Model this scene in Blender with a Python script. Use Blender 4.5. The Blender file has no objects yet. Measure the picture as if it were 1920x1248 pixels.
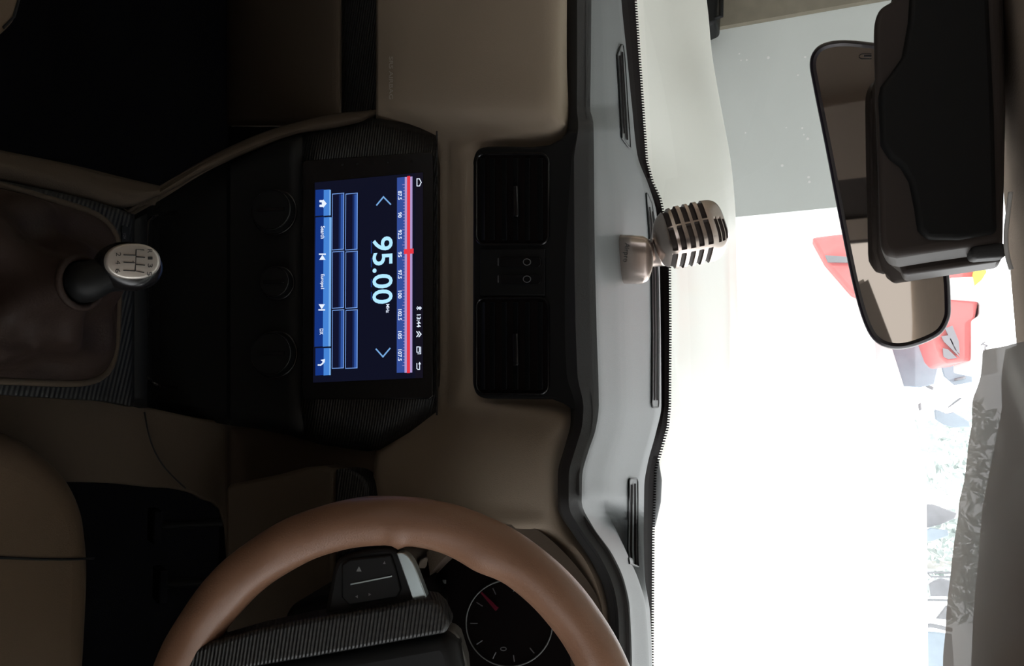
import bpy, bmesh, math, random
from mathutils import Vector, Matrix, noise
random.seed(4)
S = bpy.context.scene
COL = S.collection
# ------------------------------------------------------------------ camera
# car axes: X = car right, Y = forward, Z = up, origin = the phone's lens
f = 1478.0
F = Vector((-.106, .9355, -.337)).normalized()
_R0 = (Vector((0, 0, 1)) - F * F.z).normalized()
_D0 = F.cross(_R0)
_a = .0543
R = (_R0 * math.cos(_a) + _D0 * math.sin(_a)).normalized()   # image right (= car up)
D = F.cross(R)                                                # image down (= car right)
cd = bpy.data.cameras.new('camera'); cam = bpy.data.objects.new('camera', cd); COL.objects.link(cam)
cd.sensor_width = 36; cd.lens = 36 * f / 1920; cd.clip_start = .01; cd.clip_end = 200
M3 = Matrix((R, -D, -F)).transposed()
cam.matrix_world = M3.to_4x4()
S.camera = cam
S.view_settings.view_transform = 'Standard'; S.view_settings.look = 'None'
S.view_settings.gamma = 1; S.view_settings.exposure = 0; S.view_settings.use_curve_mapping = False

# ------------------------------------------------------------------ world: bright hazy yard ahead, dim workshop behind
W = bpy.data.worlds.new('world'); S.world = W; W.use_nodes = True
nt = W.node_tree; nt.nodes.clear()
o_ = nt.nodes.new('ShaderNodeOutputWorld'); bg = nt.nodes.new('ShaderNodeBackground')
tc = nt.nodes.new('ShaderNodeTexCoord'); sp = nt.nodes.new('ShaderNodeSeparateXYZ')
mr = nt.nodes.new('ShaderNodeMapRange'); mr.interpolation_type = 'SMOOTHSTEP'
mr.inputs['From Min'].default_value = -.10; mr.inputs['From Max'].default_value = .80
mr.inputs['To Min'].default_value = 1.9; mr.inputs['To Max'].default_value = 4.2
nt.links.new(tc.outputs['Generated'], sp.inputs[0]); 
ad = nt.nodes.new('ShaderNodeMath'); ad.operation = 'ADD'
nt.links.new(sp.outputs['Y'], ad.inputs[0]); nt.links.new(sp.outputs['Z'], ad.inputs[1]); 
ax_ = nt.nodes.new('ShaderNodeMath'); ax_.operation = 'MULTIPLY_ADD'; ax_.inputs[1].default_value = .55   # brighter towards the open right side
nt.links.new(sp.outputs['X'], ax_.inputs[0]); nt.links.new(ad.outputs[0], ax_.inputs[2]); nt.links.new(ax_.outputs[0], mr.inputs['Value'])
bg.inputs['Color'].default_value = (.97, .985, 1, 1)
nt.links.new(mr.outputs[0], bg.inputs['Strength']); nt.links.new(bg.outputs[0], o_.inputs[0])

# midday sun high behind the workshop: only the yard beyond its roof is in the sun
sd = bpy.data.lights.new('sun', 'SUN'); so = bpy.data.objects.new('sun', sd); COL.objects.link(so)
sd.energy = 3.6; sd.angle = math.radians(1.5); sd.color = (1, .98, .95)
so.rotation_euler = Vector((.22, .62, -1)).to_track_quat('-Z', 'Y').to_euler()

# ------------------------------------------------------------------ helpers
def P(px, py, Y):
    d = F + R * ((px - 960) / f) + D * ((py - 624) / f)
    return d * (Y / d.y)
def YZ(px, py, z):
    d = F + R * ((px - 960) / f) + D * ((py - 624) / f)
    return z / d.z * d.y
def PZ(px, py, z): return P(px, py, YZ(px, py, z))
def mpp(px, py, Y):
    d = F + R * ((px - 960) / f) + D * ((py - 624) / f)
    return Y / d.y / f
class Plane:
    def __init__(s, a, b, c):
        s.o = a; s.n = (b - a).cross(c - a).normalized()
        if s.n.dot(s.o) > 0: s.n = -s.n
    def at(s, px, py, off=0.0):
        d = F + R * ((px - 960) / f) + D * ((py - 624) / f)
        return d * ((s.o + s.n * off).dot(s.n) / d.dot(s.n))

def srgb(r, g, b):
    q = lambda c: (c / 255 / 12.92) if c / 255 < .04045 else ((c / 255 + .055) / 1.055) ** 2.4
    return (q(r), q(g), q(b), 1)
MATS = {}
def mat(name, col, rough=.6, metal=0, spec=.5, coat=0, bump=0, bscale=300, var=0, vscale=20, emit=None, es=1, alpha=1):
    m = bpy.data.materials.new(name); m.use_nodes = True; n = m.node_tree; b = n.nodes['Principled BSDF']
    if len(col) == 3: col = (*col, 1)
    b.inputs['Base Color'].default_value = col; b.inputs['Roughness'].default_value = rough
    b.inputs['Metallic'].default_value = metal; b.inputs['Specular IOR Level'].default_value = spec
    b.inputs['Coat Weight'].default_value = coat; b.inputs['Coat Roughness'].default_value = .12
    t = n.nodes.new('ShaderNodeTexCoord')
    if bump:
        ns = n.nodes.new('ShaderNodeTexNoise'); ns.inputs['Scale'].default_value = bscale; ns.inputs['Detail'].default_value = 3
        bp = n.nodes.new('ShaderNodeBump'); bp.inputs['Strength'].default_value = bump; bp.inputs['Distance'].default_value = .001
        n.links.new(t.outputs['Object'], ns.inputs['Vector']); n.links.new(ns.outputs[0], bp.inputs['Height']); n.links.new(bp.outputs[0], b.inputs['Normal'])
    if var:
        n2 = n.nodes.new('ShaderNodeTexNoise'); n2.inputs['Scale'].default_value = vscale; n2.inputs['Detail'].default_value = 6
        mx = n.nodes.new('ShaderNodeMix'); mx.data_type = 'RGBA'
        mx.inputs[6].default_value = tuple(c * (1 - var) for c in col[:3]) + (1,); mx.inputs[7].default_value = tuple(min(1, c * (1 + var)) for c in col[:3]) + (1,)
        n.links.new(t.outputs['Object'], n2.inputs['Vector']); n.links.new(n2.outputs[0], mx.inputs[0]); n.links.new(mx.outputs[2], b.inputs['Base Color'])
    if emit: b.inputs['Emission Color'].default_value = emit if len(emit) == 4 else (*emit, 1); b.inputs['Emission Strength'].default_value = es
    if alpha < 1: b.inputs['Alpha'].default_value = alpha
    MATS[name] = m; return m
def emis(name, rgb, es=1.0):
    return mat(name, (0, 0, 0), rough=.3, spec=.1, emit=srgb(*rgb), es=es)

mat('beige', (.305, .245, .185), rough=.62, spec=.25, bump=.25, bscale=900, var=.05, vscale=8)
mat('beige_recess_shade', (.085, .064, .050), rough=.7, spec=.2, bump=.25, bscale=900)  # dash beige inside the instrument hood, its shade painted into the colour
mat('beige_low_shade', (.080, .060, .043), rough=.7, spec=.2, bump=.3, bscale=900)  # darker copy of the dash beige, lower-cabin shade put into the colour
mat('pad', (.160, .168, .175), rough=.5, spec=.3, bump=.3, bscale=1100, var=.08, vscale=6)
mat('brow', (.045, .045, .046), rough=.6, spec=.3, bump=.2, bscale=900)
mat('black', (.0075, .008, .0085), rough=.5, spec=.25)
mat('black_gloss', (.008, .008, .009), rough=.22, spec=.5)
mat('carpet', (.007, .007, .009), rough=.95, spec=.05, bump=.6, bscale=400)
mat('frit', (.008, .006, .006), rough=.9, spec=.03)
mat('leather', (.26, .14, .088), rough=.36, spec=.4, bump=.25, bscale=700, var=.12, vscale=14)
mat('seat', (.105, .070, .043), rough=.6, spec=.3, bump=.25, bscale=800, var=.06, vscale=6)
mat('boot', (.030, .018, .014), rough=.6, spec=.25, bump=.4, bscale=500, var=.2, vscale=20)
mat('silver', (.60, .72, .76), rough=.28, metal=.9)  # bluish tint paints the reflected screen and sky into the metal
mat('dull_metal', (.12, .115, .105), rough=.5, metal=.6)
mat('champagne', (.52, .44, .40), rough=.24, metal=.92)
mat('champ_slot', (.035, .026, .024), rough=.6, spec=.2)
mat('plate', (.50, .46, .42), rough=.3, metal=.55)
mat('ink', (.02, .02, .02), rough=.6)
mat('grey_ink', (.16, .16, .17), rough=.6)
mat('pale_ink', (.20, .21, .21), rough=.6)
mat('bonnet', (.86, .85, .80), rough=.5, coat=.12, spec=.3)
mat('headliner', (.55, .45, .37), rough=.9, spec=.1, bump=.4, bscale=700, var=.1, vscale=30)
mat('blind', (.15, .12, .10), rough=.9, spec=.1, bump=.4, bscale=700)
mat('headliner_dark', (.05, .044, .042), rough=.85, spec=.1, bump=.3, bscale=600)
mat('console_black', (.008, .0085, .009), rough=.6, spec=.3)
mat('console_brown', (.055, .045, .041), rough=.5, spec=.22)
mat('mirror_frame', (.020, .015, .022), rough=.35)
mat('mirror', (.80, .78, .76), rough=.02, metal=1)
mat('grey_wall', (.66, .69, .68), rough=.85, spec=.15, var=.05, vscale=3)
mat('tan_wall', (.24, .215, .17), rough=.95, spec=.05, bump=.5, bscale=40, var=.2, vscale=14)
mat('concrete', (.75, .74, .72), rough=.95, spec=.1, var=.08, vscale=2)
mat('white_wall', (.85, .86, .86), rough=.9, var=.04, vscale=3)
mat('red', (.62, .17, .17), rough=.5, var=.1, vscale=4)
mat('dark_glass', (.24, .23, .25), rough=.2)
mat('white_paint', (.86, .86, .86), rough=.5)
mat('blue_tarp', (.26, .31, .36), rough=.7, var=.25, vscale=5)
mat('grey_scrap', (.20, .205, .22), rough=.6, var=.3, vscale=7)
mat('yellow', (.75, .65, .10), rough=.6)
mat('foliage', (.48, .53, .52), rough=.8, var=.3, vscale=6)
mat('bark', (.62, .60, .58), rough=.9)
mat('mould_ink', (.50, .45, .39), rough=.5)
mat('red_needle', (.14, .006, .02), rough=.5)
mat('wood', (.22, .15, .09), rough=.8, var=.2, vscale=15)
emis('s_bg', (15, 17, 34)); emis('s_top', (20, 18, 30)); emis('s_white', (225, 235, 255), 1.1); emis('s_cyan', (170, 222, 255), 1.15)
emis('s_btn_lo', (20, 52, 128)); emis('s_btn_hi', (70, 132, 214)); emis('s_btn_top', (120, 175, 235)); emis('s_box', (120, 160, 230)); emis('s_box_in', (17, 19, 44))
emis('s_box_g1', (24, 42, 92)); emis('s_box_g2', (48, 84, 160)); emis('s_scale', (52, 78, 152)); emis('s_lav', (172, 152, 205)); emis('s_red', (232, 56, 70)); emis('s_chev', (120, 170, 225)); emis('s_gap', (10, 22, 70)); emis('s_ghost', (28, 50, 110))

# carbon-look foil: fine diagonal weave in colour, gloss and bump
def carbon(name, base, hi, scale=230, rough=.38):
    m = bpy.data.materials.new(name); m.use_nodes = True; n = m.node_tree; b = n.nodes['Principled BSDF']
    t = n.nodes.new('ShaderNodeTexCoord'); mp = n.nodes.new('ShaderNodeMapping'); mp.inputs['Rotation'].default_value = (.2, .75, .3)
    ch = n.nodes.new('ShaderNodeTexChecker'); ch.inputs['Scale'].default_value = scale
    wv = n.nodes.new('ShaderNodeTexWave'); wv.inputs['Scale'].default_value = scale * .55; wv.bands_direction = 'DIAGONAL'
    mx = n.nodes.new('ShaderNodeMix'); mx.data_type = 'RGBA'; mx.inputs[6].default_value = (*base, 1); mx.inputs[7].default_value = (*hi, 1)
    ml = n.nodes.new('ShaderNodeMath'); ml.operation = 'MULTIPLY'
    bp = n.nodes.new('ShaderNodeBump'); bp.inputs['Strength'].default_value = .5; bp.inputs['Distance'].default_value = .001
    L = n.links.new
    L(t.outputs['Object'], mp.inputs[0]); L(mp.outputs[0], ch.inputs[0]); L(mp.outputs[0], wv.inputs[0])
    L(ch.outputs['Fac'], ml.inputs[0]); L(wv.outputs['Fac'], ml.inputs[1]); L(ml.outputs[0], mx.inputs[0]); L(mx.outputs[2], b.inputs['Base Color'])
    L(wv.outputs['Fac'], bp.inputs['Height']); L(bp.outputs[0], b.inputs['Normal'])
    b.inputs['Roughness'].default_value = rough; b.inputs['Specular IOR Level'].default_value = .5
    MATS[name] = m
carbon('carbon', (.007, .0075, .008), (.026, .026, .025))
carbon('carbon_mid', (.006, .0065, .007), (.014, .014, .0135), rough=.5)
carbon('carbon_black', (.006, .0065, .007), (.018, .018, .018))

def glassmat():
    m = bpy.data.materials.new('windscreen_glass'); m.use_nodes = True; n = m.node_tree; n.nodes.clear()
    o = n.nodes.new('ShaderNodeOutputMaterial'); mx = n.nodes.new('ShaderNodeMixShader')
    tr = n.nodes.new('ShaderNodeBsdfTransparent'); gl = n.nodes.new('ShaderNodeBsdfGlossy'); gl.inputs['Roughness'].default_value = .02
    tr.inputs[0].default_value = (.97, .98, .975, 1)
    mx.inputs[0].default_value = .035
    n.links.new(tr.outputs[0], mx.inputs[1]); n.links.new(gl.outputs[0], mx.inputs[2]); n.links.new(mx.outputs[0], o.inputs[0])
    MATS['glass'] = m
glassmat()
def tintmat():
    m = bpy.data.materials.new('tinted_glass'); m.use_nodes = True; n = m.node_tree; n.nodes.clear()
    o = n.nodes.new('ShaderNodeOutputMaterial'); tr = n.nodes.new('ShaderNodeBsdfTransparent'); tr.inputs[0].default_value = (.62, .58, .54, 1)
    n.links.new(tr.outputs[0], o.inputs[0]); MATS['tinted'] = m
tintmat()
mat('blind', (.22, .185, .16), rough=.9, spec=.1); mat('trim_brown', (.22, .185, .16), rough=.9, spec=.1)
def filmmat():
    m = bpy.data.materials.new('clear_film'); m.use_nodes = True; n = m.node_tree; n.nodes.clear()
    o = n.nodes.new('ShaderNodeOutputMaterial')
    def mix(fac, a, b):
        x = n.nodes.new('ShaderNodeMixShader'); x.inputs[0].default_value = fac
        n.links.new(a.outputs[0], x.inputs[1]); n.links.new(b.outputs[0], x.inputs[2]); return x
    tr = n.nodes.new('ShaderNodeBsdfTransparent'); gl = n.nodes.new('ShaderNodeBsdfGlossy'); gl.inputs['Roughness'].default_value = .36
    df = n.nodes.new('ShaderNodeBsdfDiffuse'); df.inputs[0].default_value = (.86, .79, .73, 1); gl.inputs[0].default_value = (.8, .8, .8, 1)
    tl_ = n.nodes.new('ShaderNodeBsdfTranslucent'); tl_.inputs[0].default_value = (.50, .43, .38, 1)
    a = mix(.38, df, tl_); b = mix(.22, a, gl); c = mix(.96, tr, b)
    n.links.new(c.outputs[0], o.inputs[0])
    MATS['film'] = m
filmmat()

BASE = {}
def thing(name, label, cat, loc, group=None):
    o = bpy.data.objects.new(name, None); COL.objects.link(o); o.location = loc; o.empty_display_size = .05
    o['label'] = label; o['category'] = cat
    if group: o['group'] = group
    BASE[o.name] = Vector(loc); return o
class MB:
    """collects geometry, several materials, builds ONE mesh object"""
    def __init__(s): s.v = []; s.f = []; s.m = []; s.ms = []
    def mi(s, m):
        if m not in s.ms: s.ms.append(m)
        return s.ms.index(m)
    def add(s, v, fa, m):
        k = len(s.v); s.v += [Vector(q) for q in v]; i = s.mi(m)
        for q in fa: s.f.append([k + j for j in q]); s.m.append(i)
        return s
    def poly(s, pts, m): return s.add(pts, [list(range(len(pts)))], m)
    def prism(s, pts, off, m):
        n = len(pts); b = [p + off for p in pts]
        fa = [list(range(n)), list(range(2 * n - 1, n - 1, -1))] + [[i, n + i, n + (i + 1) % n, (i + 1) % n] for i in range(n)]
        return s.add(list(pts) + b, fa, m)
    def box(s, c, sx, sy, sz, m, ax=None):
        ax = ax or (Vector((1, 0, 0)), Vector((0, 1, 0)), Vector((0, 0, 1)))
        c = Vector(c); q = [c + ax[0] * (i * sx / 2) + ax[1] * (j * sy / 2) + ax[2] * (k * sz / 2) for k in (-1, 1) for j in (-1, 1) for i in (-1, 1)]
        return s.add(q, [[0, 2, 3, 1], [4, 5, 7, 6], [0, 1, 5, 4], [2, 6, 7, 3], [0, 4, 6, 2], [1, 3, 7, 5]], m)
    def tube(s, pts, r, m, n=10, closed=False, flat=None):
        rs = r if isinstance(r, (list, tuple)) else [r] * len(pts)
        k0 = []; N = len(pts)
        vs = []; fa = []
        up = None
        for i, p in enumerate(pts):
            a = pts[(i - 1) % N] if (closed or i > 0) else p; b = pts[(i + 1) % N] if (closed or i < N - 1) else p
            t = (b - a).normalized()
            if up is None: up = t.orthogonal().normalized()
            up = (up - t * up.dot(t)).normalized(); w = t.cross(up)
            for j in range(n):
                an = 2 * math.pi * j / n; vs.append(p + (up * math.cos(an) + w * math.sin(an)) * rs[i])
        for i in range(N if closed else N - 1):
            i2 = (i + 1) % N
            for j in range(n): fa.append([i * n + j, i * n + (j + 1) % n, i2 * n + (j + 1) % n, i2 * n + j])
        if not closed: fa.append(list(range(n - 1, -1, -1))); fa.append([(N - 1) * n + j for j in range(n)])
        return s.add(vs, fa, m)
    def grid(s, rows, m, closed=False):
        a = len(rows); b = len(rows[0]); vs = [q for r_ in rows for q in r_]
        fa = []
        for i in range(a - 1):
            for j in range(b if closed else b - 1):
                fa.append([i * b + j, i * b + (j + 1) % b, (i + 1) * b + (j + 1) % b, (i + 1) * b + j])
        return s.add(vs, fa, m)
    def cyl(s, c, ax, r1, h, m, n=32, r2=None):
        ax = ax.normalized(); u = ax.orthogonal().normalized(); w = ax.cross(u); r2 = r1 if r2 is None else r2
        vs = []
        for (rr, hh) in ((r1, 0), (r2, h)):
            vs += [c + ax * hh + (u * math.cos(2 * math.pi * k / n) + w * math.sin(2 * math.pi * k / n)) * rr for k in range(n)]
        fa = [list(range(n - 1, -1, -1)), list(range(n, 2 * n))] + [[k, (k + 1) % n, n + (k + 1) % n, n + k] for k in range(n)]
        return s.add(vs, fa, m)
    def text(s, st, at, box, m, bold=0.0):
        """writing fitted into a quad: box=(px0,py0,px1,py1), at(px,py)->point; reads towards +py, tops towards +px"""
        c = bpy.data.curves.new('t', 'FONT'); c.body = st; c.resolution_u = 4; c.offset = bold
        o = bpy.data.objects.new('t', c); COL.objects.link(o)
        dg = bpy.context.evaluated_depsgraph_get(); me = bpy.data.meshes.new_from_object(o.evaluated_get(dg))
        xs = [v.co.x for v in me.vertices]; ys = [v.co.y for v in me.vertices]
        x0, x1, y0, y1 = min(xs), max(xs), min(ys), max(ys)
        px0, py0, px1, py1 = box
        vs = [at(px0 + (px1 - px0) * (v.co.y - y0) / (y1 - y0), py0 + (py1 - py0) * (v.co.x - x0) / (x1 - x0)) for v in me.vertices]
        fa = [list(p.vertices) for p in me.polygons]
        s.add(vs, fa, m)
        bpy.data.objects.remove(o); bpy.data.curves.remove(c); bpy.data.meshes.remove(me)
        return s
    def build(s, name, parent=None, smooth=False, bevel=0, seg=3, solid=0, sub=0, label=None, offset=-1, ang=40):
        me = bpy.data.meshes.new(name); o = bpy.data.objects.new(name, me); COL.objects.link(o)
        if parent is not None:
            b = BASE[parent.name]; o.parent = parent
        else:
            b = sum(s.v, Vector()) / len(s.v); zmin = min(v.z for v in s.v); b.z = zmin; o.location = b
        BASE[o.name] = b.copy()
        me.from_pydata([v - b for v in s.v], [], s.f)
        for m in s.ms: me.materials.append(MATS[m])
        for p, i in zip(me.polygons, s.m): p.material_index = i
        bm = bmesh.new(); bm.from_mesh(me)
        bmesh.ops.remove_doubles(bm, verts=bm.verts, dist=1e-6)
        bmesh.ops.recalc_face_normals(bm, faces=bm.faces)
        bm.to_mesh(me); bm.free()
        if solid:
            # which way is away from the camera?
            nrm = Vector()
            for p in me.polygons: nrm += p.normal * p.area
            cen = sum(s.v, Vector()) / len(s.v)
            q = o.modifiers.new('solid', 'SOLIDIFY'); q.thickness = solid
            q.offset = -1 if nrm.dot(cen) < 0 else 1
        if bevel:
            q = o.modifiers.new('bevel', 'BEVEL'); q.width = bevel; q.segments = seg; q.limit_method = 'ANGLE'; q.angle_limit = math.radians(35)
        if sub:
            q = o.modifiers.new('sub', 'SUBSURF'); q.levels = sub; q.render_levels = sub
        if smooth or bevel:
            me.shade_smooth()
            if smooth != 'full': me.set_sharp_from_angle(angle=math.radians(ang))
        if label: o['label'] = label
        return o
def tag(o, label, cat, group=None):
    o['label'] = label; o['category'] = cat
    if group: o['group'] = group
    return o
def struct(o): o['kind'] = 'structure'; return o

def cr(p0, p1, p2, p3, t):
    return .5 * ((2 * p1) + (-p0 + p2) * t + (2 * p0 - 5 * p1 + 4 * p2 - p3) * t * t + (-p0 + 3 * p1 - 3 * p2 + p3) * t ** 3)
def spl(L, t, smooth=True):
    n = len(L); t = max(0, min(n - 1 - 1e-9, t)); i = int(t); k = t - i
    g = lambda j: L[max(0, min(n - 1, j))]
    if not smooth: return g(i) * (1 - k) + g(i + 1) * k
    return cr(g(i - 1), g(i), g(i + 1), g(i + 2), k)
def smoothpath(pts, k=6, closed=False):
    out = []; n = len(pts)
    if closed:
        for i in range(n):
            for j in range(k): out.append(cr(pts[i - 1], pts[i], pts[(i + 1) % n], pts[(i + 2) % n], j / k))
    else:
        for i in range((n - 1) * k + 1): out.append(spl(pts, i / k))
    return out
def sp2(pts, k=6, closed=False): return [(v.x, v.y) for v in smoothpath([Vector((a, b, 0)) for a, b in pts], k, closed)]

class Surf:
    """height field over the view frame: rows (py) of (px, Y) stations; measured points, joined by splines in space"""
    def __init__(s, rows, smr=True, smc=True):
        s.rows = sorted(rows, key=lambda r: r[0]); s.smr = smr; s.smc = smc
    def pt(s, i, j):
        # i row parameter, j column parameter
        q = [spl([Vector((c[0], c[1], r[0])) for c in r[1]], j, s.smc) for r in s.rows]
        v = spl(q, i, s.smr); return v
    def mesh(s, mb, m, kr=5, kc=5):
        nr = (len(s.rows) - 1) * kr; nc = (len(s.rows[0][1]) - 1) * kc
        s.grid_ = [[s.pt(i / kr, j / kc) for j in range(nc + 1)] for i in range(nr + 1)]
        mb.grid([[P(v.x, v.z, v.y) for v in r] for r in s.grid_], m); return s
    def Y(s, px, py):
        rr = [r[0] for r in s.rows]
        i = 0
        while i < len(rr) - 2 and rr[i + 1] < py: i += 1
        ti = i + (py - rr[i]) / (rr[i + 1] - rr[i])
        lo, hi = 0.0, len(s.rows[0][1]) - 1.0
        for _ in range(30):
            md = (lo + hi) / 2
            if s.pt(ti, md).x < px: lo = md
            else: hi = md
        return s.pt(ti, lo).y
    def at(s, px, py, off=.002):
        p = P(px, py, s.Y(px, py)); return p * (1 - off / p.length)

def strips(mb, st, m, k=4, nc=14, edge=0.0, ew=.1):
    """st: (px, pyL, pyR, YL, YR) cross rows, splined along"""
    A = [Vector((q[0], q[1], q[3])) for q in st]; B = [Vector((q[0], q[2], q[4])) for q in st]
    rows = []
    for i in range((len(st) - 1) * k + 1):
        a = spl(A, i / k, k > 1); b = spl(B, i / k, k > 1); r = []
        for j in range(nc + 1):
            t = j / nc; q = a.lerp(b, t)
            e = max(0, 1 - min(t, 1 - t) / ew) if ew else 0
            r.append(P(q.x, q.y, q.z + edge * e * e))
        rows.append(r)
    mb.grid(rows, m)

# =================================================================== CAR BODY SHELL (structure)
b = MB().grid([[Vector((x, y, .128 + .012 * math.sin((x + .1) * 2) ** 2 * 0 - (.02 * max(0, abs(x + .16) - .6) / .3))) for x in [-.95 + .05 * i for i in range(33)]] for y in [-2.2 + .06 * j for j in range(47)]], 'headliner')
roof = struct(b.build('ceiling', smooth=True, solid=0)); roof.modifiers.new('s', 'SOLIDIFY').thickness = .03; roof.modifiers['s'].offset = 1 if roof.data.polygons[0].normal.z > 0 else -1
struct(MB().box((-.16, -.4, -1.12), 1.7, 3.5, .04, 'carpet').build('floor'))
struct(MB().box((-.16, 1.33, -.74), 1.66, .04, .72, 'carpet').build('wall_front'))
for sx, nm in ((-.98, 'door_1'), (.70, 'door_2')):
    b = MB().box((sx, -.35, -.75), .06, 3.4, .74, 'beige_low_shade')
    b.box((sx, -.35, -.365), .07, 3.4, .03, 'beige')
    for yy in (-.55, -1.5): b.box((sx, yy, -.12), .05, .10, .52, 'headliner')
    b.prism([Vector((sx - .02, 1.20, -.36)), Vector((sx - .02, 1.32, -.30)), Vector((sx - .02, .60, .14)), Vector((sx - .02, .50, .12))], Vector((.04, 0, 0)), 'headliner')
    struct(b.build(nm))
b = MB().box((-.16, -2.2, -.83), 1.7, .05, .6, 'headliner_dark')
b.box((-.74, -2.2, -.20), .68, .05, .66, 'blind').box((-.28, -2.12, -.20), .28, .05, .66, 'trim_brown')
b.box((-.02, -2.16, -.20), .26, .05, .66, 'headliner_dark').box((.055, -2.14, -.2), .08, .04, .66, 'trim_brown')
for zz in (-.16, -.24): b.box((-.06, -2.125, zz), .28, .01, .006, 'trim_brown')
struct(b.build('wall_back'))
struct(MB().box((.40, -2.2, -.20), .64, .006, .66, 'tinted').build('window_2'))

# =================================================================== DASHBOARD
dash = thing('dashboard', 'beige and dark grey car dashboard with a padded top below the windscreen', 'dashboard', (-.16, .95, -.30))
def herm(d, x):
    k = sorted(d)
    if x <= k[0]: return d[k[0]]
    if x >= k[-1]: return d[k[-1]]
    i = 0
    while k[i + 1] < x: i += 1
    sl_ = [(d[k[j + 1]] - d[k[j]]) / (k[j + 1] - k[j]) for j in range(len(k) - 1)]
    def m(j):
        if j == 0: return sl_[0]
        if j == len(k) - 1: return sl_[-1]
        a, c = sl_[j - 1], sl_[j]
        return 0 if a * c <= 0 else 2 * a * c / (a + c)
    h = k[i + 1] - k[i]; t = (x - k[i]) / h
    return (2 * t ** 3 - 3 * t ** 2 + 1) * d[k[i]] + (t ** 3 - 2 * t ** 2 + t) * h * m(i) + (-2 * t ** 3 + 3 * t ** 2) * d[k[i + 1]] + (t ** 3 - t ** 2) * h * m(i + 1)
farpx = {-80: 1160, 0: 1165, 100: 1175, 200: 1185, 290: 1195, 350: 1217, 400: 1231, 500: 1237, 620: 1239, 760: 1240, 810: 1230, 870: 1214, 910: 1208, 1000: 1207, 1080: 1209, 1150: 1219, 1248: 1223, 1330: 1224}
def lerpd(d, x):
    k = sorted(d)
    if x <= k[0]: return d[k[0]]
    for a, c in zip(k, k[1:]):
        if x <= c: return d[a] + (d[c] - d[a]) * (x - a) / (c - a)
    return d[k[-1]]
bound = {-80: 1186, 0: 1190, 100: 1197, 200: 1204, 300: 1211, 340: 1222, 370: 1236, 430: 1250, 500: 1254, 620: 1255, 760: 1254, 800: 1250, 850: 1236, 880: 1227, 1000: 1223, 1248: 1221, 1330: 1221}
near = {-80: 1108, 0: 1108, 120: 1107, 205: 1106, 230: 1112, 440: 1114, 620: 1118, 760: 1122, 800: 1117, 850: 1101, 890: 1091, 940: 1090, 985: 1110, 1040: 1148, 1090: 1170, 1140: 1180, 1248: 1184, 1330: 1184}
browlo = {-80: 1060, 0: 1060, 200: 1061, 240: 1060, 300: 1045, 500: 1045, 700: 1050, 765: 1070, 790: 1070, 830: 1061, 890: 1046, 950: 1046, 1000: 1074, 1050: 1108, 1110: 1134, 1170: 1142, 1248: 1142, 1330: 1142}
ZP = {-80: -.195, 200: -.195, 240: -.188, 760: -.186, 900: -.192, 1330: -.19}
HUMP = {960: 1135, 985: 1150, 1040: 1176, 1090: 1197, 1140: 1210, 1200: 1215, 1248: 1217, 1330: 1217}
HY = {960: 1.0, 985: .96, 1040: .90, 1090: .86, 1140: .85, 1330: .85}
NY = {930: 0, 985: 1}
def sst(t): t = max(0, min(1, t)); return t * t * (3 - 2 * t)
PYS = [-80 + 10 * k for k in range(142)]
rows = []
for py in PYS:
    z = lerpd(ZP, py); n_ = herm(near, py); fa_ = herm(farpx, py); w = sst((py - 925) / 60)
    c1 = [(n_, YZ(n_, py, z)), (n_ + 6, YZ(n_ + 6, py, z + .001)), (n_ + (fa_ - n_) * .35, YZ(n_ + (fa_ - n_) * .35, py, z + .003)), (n_ + (fa_ - n_) * .45, YZ(n_ + (fa_ - n_) * .45, py, z + .003)), (fa_, YZ(fa_, py, z))]
    if w > 0:
        hx = min(herm(HUMP, py), fa_ - 5); hy = herm(HY, py)
        c2 = [(n_, .745), (n_ + 6, .775), (hx, hy), (hx + 1.5, 1.0), (fa_, YZ(fa_, py, z) if py < 1140 else 1.08)]
        c1 = [(a[0] * (1 - w) + c[0] * w, a[1] * (1 - w) + c[1] * w) for a, c in zip(c1, c2)]
    rows.append((py, c1))
pad = Surf(rows, smr=False, smc=False)
b = MB(); pad.mesh(b, 'pad', 1, 5); b.build('top_pad', dash, smooth=True, solid=.012, ang=60, label='dark grey padded top')
# black rounded brow under the pad
rows = []
for py, cc in pad.rows:
    lo = herm(browlo, py); n_, y = cc[0]
    rows.append((py, [(lo, y + .02), (lo + (n_ - lo) * .42, y - .008), (lo + (n_ - lo) * .46, y - .012), (n_ + .6, y)]))
brow = Surf(rows, smr=False, smc=False)
b = MB(); brow.mesh(b, 'brow', 1, 3); b.build('brow', dash, smooth=True, solid=.01, ang=50, label='black rounded front edge')
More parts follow.
